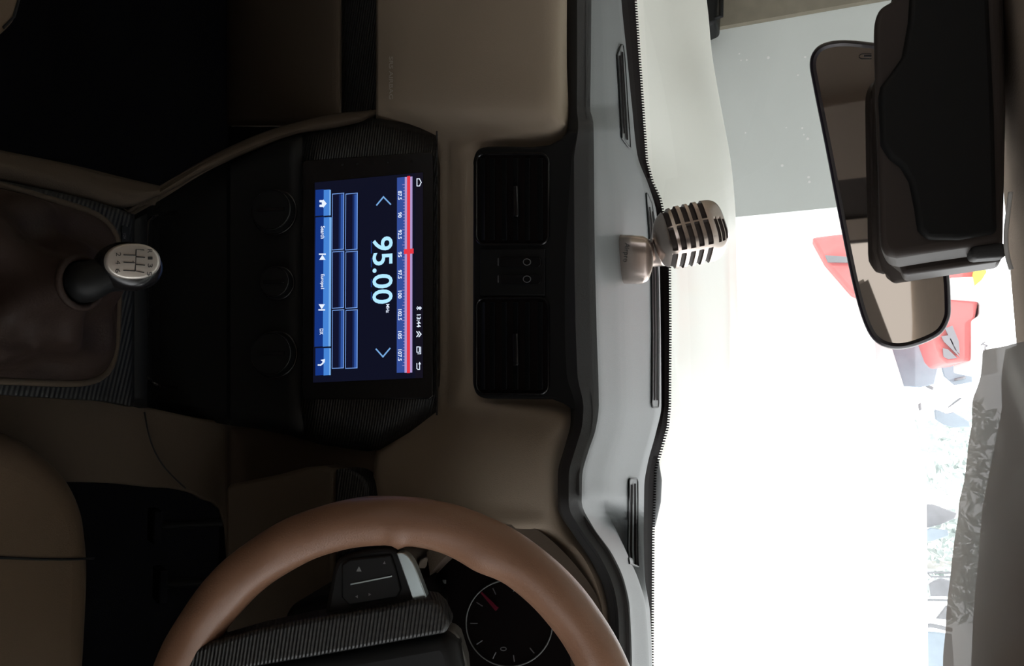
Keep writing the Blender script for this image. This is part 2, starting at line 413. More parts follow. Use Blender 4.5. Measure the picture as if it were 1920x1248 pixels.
# beige fascia
rows = [
 (-80, [(705, .815), (760, .79), (880, .765), (990, .757), (1045, .762), (1063, .79)]),
 (0,   [(705, .815), (760, .79), (880, .765), (990, .757), (1045, .762), (1063, .79)]),
 (120, [(705, .815), (760, .79), (880, .765), (990, .757), (1045, .762), (1063, .79)]),
 (200, [(705, .815), (760, .80), (880, .772), (990, .758), (1045, .762), (1066, .79)]),
 (240, [(705, .83), (790, .822), (880, .795), (990, .775), (1045, .772), (1064, .795)]),
 (275, [(705, .83), (822, .825), (850, .81), (880, .800), (960, .800), (1055, .80)]),
 (330, [(705, .83), (822, .825), (850, .812), (872, .800), (900, .803), (1055, .81)]),
 (500, [(705, .83), (822, .825), (850, .812), (872, .800), (900, .803), (1055, .81)]),
 (690, [(705, .83), (822, .825), (850, .812), (872, .800), (900, .803), (1055, .81)]),
 (745, [(705, .83), (822, .825), (850, .81), (885, .800), (960, .800), (1065, .80)]),
 (780, [(705, .83), (815, .822), (880, .80), (990, .782), (1050, .775), (1074, .795)]),
 (830, [(705, .825), (790, .812), (880, .785), (990, .768), (1040, .768), (1066, .795)]),
 (890, [(700, .82), (780, .80), (880, .778), (990, .765), (1035, .768), (1052, .795)]),
 (950, [(700, .82), (780, .80), (880, .778), (990, .768), (1035, .770), (1052, .795)]),
 (1000, [(700, .83), (780, .81), (880, .785), (990, .775), (1050, .775), (1078, .795)]),
 (1050, [(700, .85), (780, .845), (805, .87), (960, .87), (1085, .775), (1112, .79)]),
 (1110, [(700, .86), (780, .85), (805, .88), (1000, .88), (1112, .775), (1138, .79)]),
 (1170, [(700, .86), (780, .86), (805, .89), (1010, .88), (1120, .775), (1146, .79)]),
 (1330, [(700, .86), (780, .86), (805, .89), (1010, .88), (1120, .775), (1146, .79)])]
fas = Surf(rows)
b = MB(); fas.mesh(b, 'beige', 5, 5); b.build('fascia', dash, smooth=True, solid=.01, ang=60, label='beige fascia panel')
# embossed airbag mark on passenger side
b = MB(); b.text('SRS AIRBAG', lambda x, y: fas.at(x, y, .001), (729.5, 106, 737, 186), 'mould_ink', .01); b.build('airbag_mark', dash, label='small embossed lettering')
# glove box, ledge and strip on the passenger side
b = MB()
Surf([(py, [(425, 1.02), (450, .97), (520, .88), (590, .822), (632, .805), (640, .815)]) for py in (-80, 0, 100, 180, 235)]).mesh(b, 'beige_low_shade', 3, 5)
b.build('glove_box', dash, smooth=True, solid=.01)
b = MB(); Surf([(py, [(638, .835), (706, .825)]) for py in (-80, 0, 100, 180, 230)], smc=False).mesh(b, 'carbon_black', 3, 4)
b.build('trim_strip', dash, solid=.01, label='dark carbon-look strip on the passenger side')
# curved beige rib running down beside the centre stack
b = MB(); strips(b, [(240, 384, 402, .66, .655), (300, 350, 370, .695, .69), (380, 300, 325, .735, .73), (480, 253, 280, .765, .76), (560, 228, 252, .78, .775), (630, 213, 240, .79, .785), (680, 208, 230, .797, .80), (706, 205, 224, .815, .835)], 'beige_low_shade', 5, 6, edge=.012, ew=.5)
b.build('centre_rib', dash, smooth=True, solid=.01, ang=60)
# driver-side lower panel right of the stack, down to the tunnel
b = MB(); strips(b, [(-80, 725, 912, .50, .50), (0, 732, 905, .545, .55), (100, 742, 903, .595, .60), (200, 748, 905, .645, .66), (270, 762, 912, .69, .70), (330, 775, 917, .73, .74), (380, 785, 935, .765, .78), (420, 790, 990, .795, .82), (440, 796, 1330, .82, .84), (500, 800, 1330, .82, .84), (600, 825, 1330, .82, .83), (715, 830, 1330, .825, .83)], 'beige_low_shade', 4, 24)
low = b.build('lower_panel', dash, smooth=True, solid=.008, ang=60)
b = MB(); b.tube(smoothpath([P(x, y, Y) for x, y, Y in ((271, 772, .690), (278, 810, .692), (290, 845, .702), (312, 880, .716), (348, 915, .742))], 4), .0009, 'black', 6); b.build('panel_seam', dash, label='thin dark seam line')
# knee bolster and its carbon cap
kb = [(421, 915), (428, 908), (520, 889), (570, 876), (600, 873), (626, 880), (626, 1330), (421, 1330)]
pl = Plane(P(420, 900, .755), P(626, 900, .79), P(420, 1300, .755))
b = MB().prism([pl.at(*q) for q in kb], Vector((0, .035, .004)), 'beige_low_shade'); b.build('knee_bolster', dash, bevel=.005)
kc = sp2([(628, 878), (660, 882), (682, 900), (691, 930), (692, 960)], 4) + [(692, 1330), (628, 1330)]
b = MB().prism([pl.at(x, y, .001) for x, y in kc], Vector((0, .04, .004)), 'carbon_black'); b.build('trim_strip', dash, bevel=.004, label='dark carbon-look cap beside the steering wheel')

# defroster grilles on the top pad (frame, two dark slots)
def defroster(pts, slots):
    def on(q, off): return pad.at(q[0], q[1], off)
    def band(mb, poly, off, m, rim=None):
        # poly: left edge & right edge lists
        L_, R_ = poly; mb.grid([[on(a, off), on(((a[0] + c[0]) / 2, (a[1] + c[1]) / 2), off), on(c, off)] for a, c in zip(L_, R_)], m)
    def sub(L_, n=10):
        o = []
        for a, c in zip(L_, L_[1:]):
            for k in range(n): o.append((a[0] + (c[0] - a[0]) * k / n, a[1] + (c[1] - a[1]) * k / n))
        return o + [L_[-1]]
    fr = MB(); band(fr, (sub(pts[0]), sub(pts[1])), .008, 'pad')
    g = fr.build('defroster_grille', dash, smooth=True, label='long slim demister outlet')
    e = MB(); loop = sub(pts[0], 6) + sub(pts[1], 6)[::-1]; e.tube([on(q, .009) for q in loop], .0011, 'black', 5, closed=True); e.build('outline', g, smooth=True)
    for a, c in slots:
        sl = MB(); band(sl, (sub(a), sub(c)), .018, 'frit'); sl.build('slot', g)
defroster(([(1164.5, 84), (1157, 104), (1160, 150), (1166, 258), (1178, 274)], [(1168, 84), (1171, 104), (1174, 150), (1181, 258), (1182, 277)]),
          [([(1160.5, 104), (1163, 150), (1169, 250)], [(1163.5, 104), (1166, 150), (1172, 250)]), ([(1165.5, 97), (1168, 150), (1174.5, 262)], [(1168.5, 97), (1171.5, 150), (1178, 262)])])
defroster(([(1212, 362), (1213, 380), (1217, 430), (1221.5, 520), (1223, 620), (1222, 755), (1224, 763)], [(1214, 362), (1222, 380), (1230, 430), (1234, 520), (1235.5, 620), (1235, 755), (1234, 763)]),
          [([(1217, 388), (1220.5, 430), (1224.5, 520), (1226, 620), (1225.5, 750)], [(1219.5, 388), (1223.5, 430), (1228, 520), (1229, 620), (1228.5, 750)]), ([(1222, 396), (1226, 430), (1229.8, 520), (1231, 620), (1230.5, 750)], [(1224, 396), (1229, 430), (1233, 520), (1234, 620), (1233.5, 750)])])
defroster(([(1181, 897), (1179.5, 902), (1179, 960), (1177, 1030), (1180, 1055)], [(1194, 897), (1195.5, 902), (1196, 960), (1196, 1030), (1197, 1062)]),
          [([(1182.5, 908), (1182, 960), (1181, 1030), (1183, 1052)], [(1186, 908), (1186, 960), (1185, 1030), (1186.5, 1052)]), ([(1189, 906), (1189, 960), (1188.5, 1030), (1190, 1058)], [(1192.5, 906), (1193, 960), (1193, 1030), (1194, 1058)])])

# centre vent block
vp = Plane(P(885, 500, .783), P(1040, 500, .776), P(885, 700, .783))
hp = sp2([(886, 310), (886, 300), (892, 283), (905, 275), (930, 273)], 3) + [(1000, 274), (1030, 270), (1052, 258), (1064, 245), (1085, 245), (1085, 772), (1072, 768), (1055, 756), (1034, 748)] + sp2([(925, 747), (905, 746), (892, 738), (886, 722), (885, 710)], 3)
ax = vp.n
b = MB().prism([vp.at(x, y, 0) for x, y in hp], -ax * .03, 'black'); b.build('vent_surround', dash, bevel=.003, label='black surround of the centre outlets')
def vent(y0, y1, lever):
    rim = []
    x0, x1 = 893, 1028; rr = 16
    for cx, cy, a0 in ((x1 - rr, y1 - rr, 0), (x0 + rr, y1 - rr, 90), (x0 + rr, y0 + rr, 180), (x1 - rr, y0 + rr, 270)):
        for k in range(5): a_ = math.radians(a0 + 22.5 * k); rim.append((cx + rr * math.cos(a_), cy + rr * math.sin(a_)))
    v = MB(); v.tube([vp.at(x, y, .002) for x, y in rim], .0016, 'black_gloss', 8, closed=True)
    v.poly([vp.at(x, y, .0005) for x, y in rim], 'frit')
    g = v.build('air_vent', dash, smooth=True)
    for k, x in enumerate((906, 924, 947, 968, 990, 1014)):
        m = MB(); yy0, yy1 = y0 + 8, y1 - 8
        q = [vp.at(x - 6, yy0, .001), vp.at(x - 6, yy1, .001), vp.at(x + 3, yy1, .0055), vp.at(x + 3, yy0, .0055)]
        m.prism(q, -ax * .0012, 'black'); m.build('vane', g, bevel=.0005, seg=2)
    m = MB(); c = vp.at(968, lever, .007); m.box(c, .034, .006, .006, 'black_gloss'); m.build('lever', g, bevel=.0015)
vent(288, 458, 378); vent(558, 738, 655)
b = MB().prism([vp.at(x, y, .003) for x, y in ((900, 466), (1022, 466), (1022, 554), (900, 554))], -ax * .004, 'black'); hz = b.build('switch_panel', dash, bevel=.0012)
for yc in (491, 523):
    b = MB().prism([vp.at(x, y, .0055) for x, y in ((938, yc - 9), (1010, yc - 9), (1014, yc - 5), (1014, yc + 5), (1010, yc + 9), (938, yc + 9))], -ax * .004, 'black_gloss')
    b.tube([vp.at(988 + 7 * math.cos(t * math.pi / 8), yc + 6 * math.sin(t * math.pi / 8), .006) for t in range(16)], .0005, 'grey_ink', 5, closed=True)
    b.tube([vp.at(934, yc - 7, .0045), vp.at(934, yc + 7, .0045)], .0005, 'grey_ink', 5)
    b.build('rocker_switch', hz, bevel=.001)

# instrument cluster + binnacle (behind the wheel)
cl = Plane(P(955, 1170, .815), P(1060, 1170, .80), P(955, 1240, .815))
outer = sp2([(800, 1035), (850, 1000), (920, 985), (985, 985), (1025, 1005), (1080, 1060), (1120, 1120), (1130, 1180), (1130, 1250)], 4)
inner = sp2([(806, 1075), (850, 1030), (900, 1010), (965, 1008), (1000, 1020), (1045, 1070), (1085, 1125), (1098, 1180), (1100, 1250)], 4)
inn2 = sp2([(806, 1090), (850, 1045), (890, 1025), (940, 1020), (970, 1035), (1010, 1075), (1050, 1130), (1066, 1185), (1070, 1250)], 4)
b = MB()
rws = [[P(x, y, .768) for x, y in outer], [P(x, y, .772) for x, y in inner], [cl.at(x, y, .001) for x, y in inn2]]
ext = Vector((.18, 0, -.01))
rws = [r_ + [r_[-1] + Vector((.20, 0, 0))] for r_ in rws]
b.grid(rws[:2], 'beige_low_shade'); b.grid(rws[1:], 'beige_recess_shade'); b.build('cluster_hood', dash, smooth=True, label='beige hood around the instruments, shade put into its colour')
cluster = thing('instrument_cluster', 'black instrument cluster with round gauges behind the steering wheel', 'gauge cluster', P(930, 1200, .82))
b = MB().prism([cl.at(x, y, 0) for x, y in [(800, 1060), (806, 1025), (830, 1010), (900, 1005), (960, 1012), (1085, 1080), (1110, 1150), (1110, 1500), (700, 1500), (700, 1200)]], -cl.n * .02, 'frit'); b.build('panel', cluster)
def gauge(cx, cy, r, lab):
    b = MB(); b.tube([cl.at(cx + r * math.cos(t * math.pi / 30), cy + r * 1.0 * math.sin(t * math.pi / 30), .002) for t in range(60)], .0007, 'pale_ink', 6, closed=True)
    g = b.build('gauge', cluster, smooth=True, label=lab)
    for k in range(9):
        b = MB(); a_ = math.radians(-130 + k * 32.5) + math.pi
        b.tube([cl.at(cx + r * q * math.cos(a_), cy + r * q * math.sin(a_), .002) for q in (.74, .90)], .0006, 'grey_ink', 5); b.build('tick_mark', g)
    return g
g = gauge(955, 1168, 81, 'round dial with pale ring')
b = MB(); b.prism([cl.at(x, y, .004) for x, y in ((901, 1111), (903, 1109), (934, 1139), (929, 1145))], -cl.n * .001, 'red_needle'); b.build('needle', g, label='short red needle')
b = MB(); b.text('0', lambda x, y: cl.at(x, y, .002), (938, 1212, 950, 1220), 'grey_ink'); b.build('numeral', g)
g = gauge(780, 1165, 66, 'second round dial mostly hidden behind the wheel spoke')
b = MB(); b.text('6', lambda x, y: cl.at(x, y, .002), (815, 1087, 824, 1096), 'pale_ink'); b.text('0', lambda x, y: cl.at(x, y, .002), (812, 1117, 823, 1127), 'pale_ink')
b.tube([cl.at(815, 1112, .002), cl.at(820, 1105, .002)], .0005, 'pale_ink', 5); b.tube([cl.at(822, 1111, .002), cl.at(831, 1103, .002)], .0006, 'pale_ink', 5)
b.box(cl.at(833, 1090, .002), .004, .001, .004, 'pale_ink'); b.box(cl.at(828, 1143, .002), .0035, .001, .0035, 'pale_ink'); b.build('markings', g)

# =================================================================== CENTRE STACK + SCREEN
sl, sr = (590, 342, .77), (793, 323, .80)
scr = Plane(P(*sl), P(*sr), P(*sl) + Vector((1, 0, 0)))
def PY(px, py, off=0): return scr.at(px, py, off).y
stack = thing('centre_stack', 'black carbon-look centre stack with climate dials below the screen', 'console panel', P(500, 530, .80))
st = []
for px, a, c in ((819, 244, 779), (800, 240, 790), (765, 232, 812), (712, 222, 843), (690, 222, 846), (600, 240, 833), (566, 250, 822)):
    st.append((px, a, c, PY(px, a, -.003), PY(px, c, -.003)))
b = MB(); strips(b, st, 'carbon', 1, 40, edge=.022, ew=.11)
b.build('screen_surround', stack, smooth=True, solid=.02, ang=25, label='carbon-look foil surround with angled sides')
st = [(566, 250, 822, .772, .772), (540, 256, 815, .768, .768), (480, 275, 803, .765, .765), (432, 298, 797, .757, .757), (425, 301, 796, .775, .775), (300, 365, 772, .752, .752), (285, 374, 770, .735, .735), (276, 380, 768, .685, .685), (240, 400, 760, .655, .655)]
b = MB(); strips(b, st, 'black', 1, 40, edge=.012, ew=.06)
b.build('lower_stack', stack, smooth=True, solid=.015, ang=25, label='black lower stack with open tray')
pth = [(330, 398, .756), (300, 402, .70), (284, 410, .692), (277, 432, .690), (275, 560, .690), (274, 690, .690), (281, 712, .692), (300, 722, .70), (330, 726, .756)]
b = MB(); b.tube(smoothpath([P(*q) for q in pth], 4), .0022, 'black_gloss', 8); b.build('tray_rim', stack, smooth=True)
dn = Vector((0, -.97, .22)).normalized()
for px, py, rad in ((516, 398, .026), (522, 531, .019), (516, 664, .026)):
    b = MB(); c = P(px, py, .764); b.cyl(c, dn, rad * 1.08, .003, 'black_gloss', 40); b.cyl(c + dn * .003, dn, rad, .009, 'black', 40, rad * .93); k = b.build('climate_dial', stack, bevel=.0012)
    b = MB(); b.tube([c + dn * .0125 + (Vector((1, 0, 0)) * math.cos(t * math.pi / 20) + dn.cross(Vector((1, 0, 0))) * math.sin(t * math.pi / 20)) * rad * .9 for t in range(40)], .0006, 'black_gloss', 6, closed=True)
    b.box(c + dn * .013, .004, .002, rad * 1.3, 'black_gloss', (Vector((1, 0, 0)), dn, dn.cross(Vector((1, 0, 0))))); b.build('grip', k)

hu = thing('head_unit', 'large landscape touchscreen radio showing 95.00 in the centre stack', 'car stereo', P(690, 520, .79))
bz = sp2([(566, 306), (570, 302), (576, 300)], 2) + [(806, 284), (812, 290), (812, 742)] + [(806, 748), (572, 748), (566, 742)]
b = MB().prism([scr.at(x, y, .003) for x, y in bz], -scr.n * .006, 'black_gloss'); b.build('bezel', hu, bevel=.0012)
b = MB(); b.tube([scr.at(819, 246, .001), scr.at(819, 500, .001), scr.at(819, 778, .001)], .0011, 'carbon', 6); b.build('surround_edge', stack, label='bright top edge of the surround')
C00, C01, C10, C11 = (590, 342), (793, 323), (587, 717), (793, 708)
def uvp(u, v, off=.0040):
    x = (C00[0] * (1 - u) + C10[0] * u) * (1 - v) + (C01[0] * (1 - u) + C11[0] * u) * v
    y = (C00[1] * (1 - u) + C10[1] * u) * (1 - v) + (C01[1] * (1 - u) + C11[1] * u) * v
    return scr.at(x, y, off)
def inv(px, py):
    u = v = .5
    for _ in range(25):
        v += (px - ((C00[0] * (1 - u) + C10[0] * u) * (1 - v) + (C01[0] * (1 - u) + C11[0] * u) * v)) / 204
        u += (py - ((C00[1] * (1 - u) + C10[1] * u) * (1 - v) + (C01[1] * (1 - u) + C11[1] * u) * v)) / 378
    return u, v
def quad(mb, a, c, m, off):
    (u0, v0), (u1, v1) = inv(*a), inv(*c); mb.poly([uvp(u0, v0, off), uvp(u1, v0, off), uvp(u1, v1, off), uvp(u0, v1, off)], m)
def stext(mb, s, x0, y0, x1, y1, m='s_white', off=.0047, bold=.018):
    (u0, v0), (u1, v1) = inv(x0, y0), inv(x1, y1); mb.text(s, lambda v, u: uvp(u, v, off), (v0, u0, v1, u1), m, bold)
def line(mb, pts, w, m, off=.0047):
    """flat stroke on the screen, w in frame pixels"""
    for a, c in zip(pts, pts[1:]):
        A, B = Vector(a), Vector(c); d = (B - A).normalized() * (w / 2); n = Vector((-d.y, d.x))
        A = A - d; B = B + d
        mb.poly([scr.at(*(A + n), off), scr.at(*(A - n), off), scr.at(*(B - n), off), scr.at(*(B + n), off)], m)
b = MB(); b.poly([uvp(0, 0), uvp(1, 0), uvp(1, 1), uvp(0, 1)], 's_bg'); b.poly([uvp(0, .93, .0042), uvp(1, .93, .0042), uvp(1, 1, .0042), uvp(0, 1, .0042)], 's_top')
disp = b.build('display', hu, label='lit dark blue radio screen')
b = MB(); stext(b, '95.00', 698.5, 445, 736, 568, 's_cyan', bold=.012); stext(b, 'MHz', 724, 570, 730, 586, 's_white')
line(b, [(696.5, 452), (696.5, 474)], 2.0, 's_ghost'); line(b, [(696.5, 484), (696.5, 500)], 2.0, 's_ghost'); line(b, [(696.5, 524), (696.5, 537)], 2.0, 's_ghost'); line(b, [(696.5, 548), (696.5, 561)], 2.0, 's_ghost')
b.build('frequency_readout', disp)
b = MB(); quad(b, (744.5, 333), (760, 698), 's_scale', .0043); quad(b, (759, 332), (773, 698), 's_lav', .0044); quad(b, (763.2, 330), (768.8, 699), 's_red', .0046)
quad(b, (757.5, 467), (775.5, 475), 's_red', .0048)
for s, a, c in (('87.5', 358, 374), ('90', 398, 407.5), ('92.5', 431, 447.5), ('95', 472, 481.5), ('97.5', 506, 522), ('100', 545, 559), ('102.5', 580, 600), ('105', 621, 635), ('107.5', 655, 676)):
    stext(b, s, 746.2, a, 753.2, c)
for k in range(61):
    y = 346 + k * 5.65; w = 4 if k % 5 == 0 else 2.2; line(b, [(758.8 - w, y), (758.8, y)], .9, 's_lav', .0046)
b.build('tuning_scale', disp)
b = MB()
for a, c in ((356, 403.5), (407.5, 649), (652.5, 703)):
    quad(b, (591.5, a), (607, c), 's_btn_lo', .0043); quad(b, (607, a), (618, c), 's_btn_hi', .0044); quad(b, (617.5, a), (620, c), 's_btn_top', .0045)
stext(b, 'Search', 601.5, 424, 609, 447); stext(b, 'Europe1', 600, 514, 608, 541); stext(b, 'DX', 599.5, 616, 606, 627)
q = lambda pts, m='s_white': b.poly([scr.at(x, y, .0048) for x, y in pts], m)
q([(599, 375), (599, 379), (603.5, 379), (603.5, 383.5), (599, 383.5), (599, 388), (606, 388), (606, 389.5), (612.5, 381.5), (606, 373.5), (606, 375)])      # house
q([(598, 475), (598, 477.5), (611, 477.5), (611, 475)]); q([(604.5, 477.5), (598.5, 487), (610.5, 487)]);
q([(597, 579.5), (597, 582), (609.5, 582), (609.5, 579.5)]); q([(603.3, 579.5), (597.3, 570), (609.3, 570)])
line(b, [(597, 684), (601, 684), (605, 681), (607, 676)], 2.6, 's_white'); q([(608.5, 680), (609.5, 672.5), (601, 674.5)])
b.build('button_bar', disp)
for (ya, yb) in ((363, 467.5), (471.5, 577), (581, 690)):
    for (xa, xb) in ((622.8, 644.6), (648, 670.2)):
        b = MB(); quad(b, (xa, ya), (xb, yb), 's_box', .0043); quad(b, (xa + 1, ya + 1.4), (xb - 1.6, yb - 1.2), 's_box_in', .0045)
        quad(b, (xb - 9, ya + 1.4), (xb - 5.5, yb - 1.2), 's_box_g1', .0046); quad(b, (xb - 5.5, ya + 1.4), (xb - 1.5, yb - 1.2), 's_box_g2', .0047); b.build('preset_box', disp)
b = MB(); line(b, [(706.5, 384), (719, 369), (732, 382.5)], 2.6, 's_chev'); b.build('seek_arrow', disp); b = MB(); line(b, [(705.5, 654.5), (718, 668.5), (731, 653)], 2.6, 's_chev'); b.build('seek_arrow', disp)
b = MB(); stext(b, '13:44', 781.3, 589.5, 789, 613); b.build('clock', disp)
b = MB(); line(b, [(781.8, 335), (781.8, 348.5), (786.5, 348.5), (789.8, 341.8), (786.5, 335), (781.8, 335)], 1.5, 's_white'); b.build('status_icon', disp)
b = MB(); line(b, [(781, 577.3), (790, 577.3), (787.5, 580), (782.8, 574.6)], 1.3, 's_white'); line(b, [(790, 577.3), (787.5, 575), (782.8, 580)], 1.3, 's_white'); b.build('status_icon', disp)
b = MB(); line(b, [(781.5, 621.5), (785, 626.3), (781.5, 631)], 1.8, 's_white'); line(b, [(785.6, 621.5), (789.4, 626.3), (785.6, 631)], 1.8, 's_white'); b.build('status_icon', disp)
b = MB(); line(b, [(781.6, 650), (781.6, 660), (786.4, 660), (786.4, 650), (781.6, 650)], 1.4, 's_white'); line(b, [(788.8, 650.5), (788.8, 663), (783.5, 663)], 1.4, 's_white'); b.build('status_icon', disp)
b = MB(); line(b, [(781.6, 681), (781.6, 690.5), (783.5, 692.3), (786.8, 692.3), (786.8, 682)], 1.4, 's_white'); q2 = [(784.2, 682.5), (789.4, 682.5), (786.8, 678)]; b.poly([scr.at(x, y, .0048) for x, y in q2], 's_white')
b.build('status_icon', disp)
b = MB()
for x in (642, 670, 700, 728, 752, 772): b.box(scr.at(x, 309 - (x - 642) * .06, .0042), .002, .0004, .002, 'ink')
b.build('touch_marks', hu)

# =================================================================== TUNNEL CONSOLE + GEAR LEVER
con = thing('centre_console', 'low black and beige console between the front seats', 'console', P(120, 540, .62))
b = MB(); strips(b, [(x, l, r_, YZ(x, l, -.655), YZ(x, r_, -.655)) for x, l, r_ in ((-80, 322, 734), (0, 338, 739), (80, 354, 744), (150, 370, 748), (200, 384, 752), (252, 402, 762))], 'carbon_mid', 4, 30, edge=.0, ew=.1)
b.build('console_trim', con, smooth=True, solid=.01, label='carbon-look trim')
b = MB(); strips(b, [(x, l, r_, YZ(x, l, -.662) , YZ(x, r_, -.652)) for x, l, r_ in ((-80, 262, 324), (0, 281, 339), (80, 297, 355), (150, 312, 371), (230, 332, 390), (300, 348, 366))], 'beige_low_shade', 4, 8, edge=.01, ew=.6)
b.build('console_side', con, smooth=True, solid=.02, label='beige side moulding')
b = MB(); b.box(PZ(235, 447, -.654), .026, .01, .001, 'black'); b.text('12V', lambda x, y: PZ(x, y, -.653), (231, 438, 236, 448), 'grey_ink'); b.build('socket_cover', con)
# gear lever
gl = thing('gear_lever', 'gear lever with black knob and silver shift pattern plate in a brown leather boot', 'gear lever', PZ(150, 530, -.65))
kc_ = P(246, 499, .505); kn = (-kc_).normalized()
up_ = Vector((0, .80, .60)); kx = Vector((1, 0, 0)); fwd = (up_ - kn * up_.dot(kn)).normalized(); fwd = (R * .998 + D * .06).normalized(); kn = (kn * .97 + Vector((0, 0, .24))).normalized()
fwd = (fwd - kn * fwd.dot(kn)).normalized(); kx = kn.cross(fwd); kx = -kx if kx.x < 0 else kx
mp_ = mpp(246, 499, .505)
rows = []
for i in range(25):
    th = math.pi * i / 24; z = math.cos(th); rr = abs(math.sin(th)) ** .75
    rows.append([kc_ + fwd * (60 * mp_ * rr * math.cos(p)) + kx * (47 * mp_ * rr * math.sin(p)) + kn * (.016 * (1 if z > 0 else 1.9) * (abs(z) ** .8) * (1 if z > 0 else -1)) - kn * .012 for p in [2 * math.pi * j / 40 for j in range(40)]])
b = MB().grid(rows, 'black_gloss', closed=True); knob = b.build('knob', gl, smooth='full')
pc = P(247, 490, .505) ; pc = pc - kn * (pc - kc_).dot(kn)
def kp(x, y, off=.0045):   # point on the plate by frame coords, plate is slightly domed
    q = Plane(kc_, kc_ + fwd, kc_ + kx).at(x, y, 0); d = q - pc; e = (d.dot(fwd) / (54 * mp_)) ** 2 + (d.dot(kx) / (36 * mp_)) ** 2
    return q + kn * (off + .0030 * (1 - min(e, 1.4)))
rows = [[kp(247 + 53 * s_ * math.copysign(abs(math.cos(p)) ** .9, math.cos(p)), 490 + 34 * s_ * math.copysign(abs(math.sin(p)) ** .9, math.sin(p)), .0040 if s_ < 1 else .002) for p in [2 * math.pi * j / 48 for j in range(48)]] for s_ in (.02, .3, .6, .85, .96, 1)]
b = MB().grid(rows, 'plate', closed=True); plate = b.build('shift_plate', knob, smooth='full', label='silver plate with shift pattern')
b = MB()
for s, x, y in (('R', 279, 471), ('1', 279, 484), ('3', 279, 498), ('5', 278, 513), ('2', 220, 477), ('4', 219, 492), ('6', 219, 508)):
    b.text(s, lambda px, py: kp(px, py, .0046), (x - 4.5, y - (2.8 if s == '1' else 3.6), x + 4.5, y + (2.8 if s == '1' else 3.6)), 'ink')
for pts in ([(268, 469), (253, 468), (251, 508), (268, 511)], [(252, 481.5), (269, 483)], [(252, 496), (269, 497)], [(252, 479), (229, 478)], [(250, 493), (229, 492)], [(251, 508), (229, 507)]):
    b.tube([kp(x, y, .0046) for x, y in pts], .0005, 'ink', 5)
b.build('shift_pattern', gl, label='dark engraved shift diagram')
b = MB(); nb = P(165, 528, .485); b.tube([kc_ - kn * .02 + kx * .004, (kc_ - kn * .03) * .4 + nb * .6, nb, nb + Vector((0, 0, -.02))], [.016, .015, .017, .018], 'black', 20); b.build('shaft', gl, smooth='full')
b = MB(); b.tube([nb + Vector((0, 0, -.008)) + Vector((.021 * math.cos(t * math.pi / 12), .021 * math.sin(t * math.pi / 12), 0)) for t in range(24)], .003, 'boot', 8, closed=True); b.build('collar', gl, smooth='full')
# boot: folds from collar to a rounded rectangular opening
top = nb + Vector((0, 0, -.010)); rows = []
def rrect(t):
    c, s_ = math.cos(t), math.sin(t); n_ = 5.0; r_ = (abs(c) ** n_ + abs(s_) ** n_) ** (-1 / n_); return r_ * c, r_ * s_
cy = PZ(60, 540, -.655)
for i in range(17):
    k = i / 16; row = []
    for j in range(72):
        t = 2 * math.pi * j / 72; ex, ey = rrect(t)
        base = Vector((cy.x + ex * .083, cy.y + ey * .088 * 1.05, -.650)); tp = top + Vector((math.cos(t) * .02, math.sin(t) * .02, 0))
        kk = k ** .75; q = tp.lerp(base, kk); q.z = tp.z + (base.z - tp.z) * (k ** .55) * (1) ; q.z -= 0
        fold = math.sin(math.pi * k) * (.010 * math.sin(3 * t + 5 * k) + .007 * math.sin(5 * t - 4 * k + 1) + .004 * noise.noise(Vector((k * 6, math.cos(t) * 2, math.sin(t) * 2))))
        q.z += fold; q.x += fold * .5 * math.cos(t); q.y += fold * .5 * math.sin(t)
        row.append(q)
    rows.append(row)
b = MB().grid(rows, 'boot', closed=True); boot = b.build('boot', gl, smooth='full', sub=1, label='brown leather boot with folds')
b = MB(); b.tube([Vector((cy.x + rrect(2 * math.pi * j / 72)[0] * .086, cy.y + rrect(2 * math.pi * j / 72)[1] * .095, -.652)) for j in range(72)], .0035, 'beige_low_shade', 8, closed=True); b.build('boot_rim', gl, smooth='full')

# =================================================================== STEERING WHEEL
wc = Vector((.2736, .5976, -.3281)); tl = .273; yw = .028
wu = Vector((math.cos(yw), math.sin(yw), 0)); wv = Vector((-math.sin(tl) * math.sin(yw), math.sin(tl) * math.cos(yw), math.cos(tl)))
sw = thing('steering_wheel', 'tan leather-covered steering wheel with carbon-look and silver spokes', 'steering wheel', wc)
wn = wu.cross(wv); wn = wn if wn.y < 0 else -wn
rows = []
N = 180
for i in range(N):
    a_ = 2 * math.pi * i / N; ra = wu * math.cos(a_) + wv * math.sin(a_); row = []
    deg = math.degrees(a_)
    bul = .0014 * math.exp(-((deg - 153) / 6) ** 2) + .0012 * math.exp(-((deg - 176) / 1.6) ** 2) + .0014 * math.exp(-((deg - 27) / 6) ** 2)
    for j in range(28):
        b_ = 2 * math.pi * j / 28
        inn = max(0, -math.cos(b_))
        r_ = .0200 + bul * 3.0 * inn + .0012 * noise.noise(Vector((math.cos(a_) * 5, math.sin(a_) * 5, b_)))
        row.append(wc + ra * (.19 + r_ * math.cos(b_)) + wn * (r_ * 1.02 * math.sin(b_)))
    rows.append(row)
rows.append(rows[0])
b = MB().grid(rows, 'leather', closed=True); b.build('rim_cover', sw, smooth='full', label='tan leather cover, worn and darker in places')
wp = Plane(wc, wc + wu, wc + wv)
pod = sp2([(622, 1075), (632, 1050), (655, 1038), (700, 1027), (735, 1027), (752, 1040)], 4) + [(775, 1085), (800, 1130), (835, 1165), (640, 1190), (600, 1185), (612, 1130)]
b = MB().prism([wp.at(x, y, .004) for x, y in pod], -wn * .022, 'black'); b.build('spoke', sw, bevel=.004, label='black spoke with control buttons')
ss = sp2([(743, 1037), (752, 1036), (764, 1041), (776, 1058), (787, 1085), (797, 1112), (800, 1122)], 3) + [(790, 1130), (776, 1132), (762, 1090)]
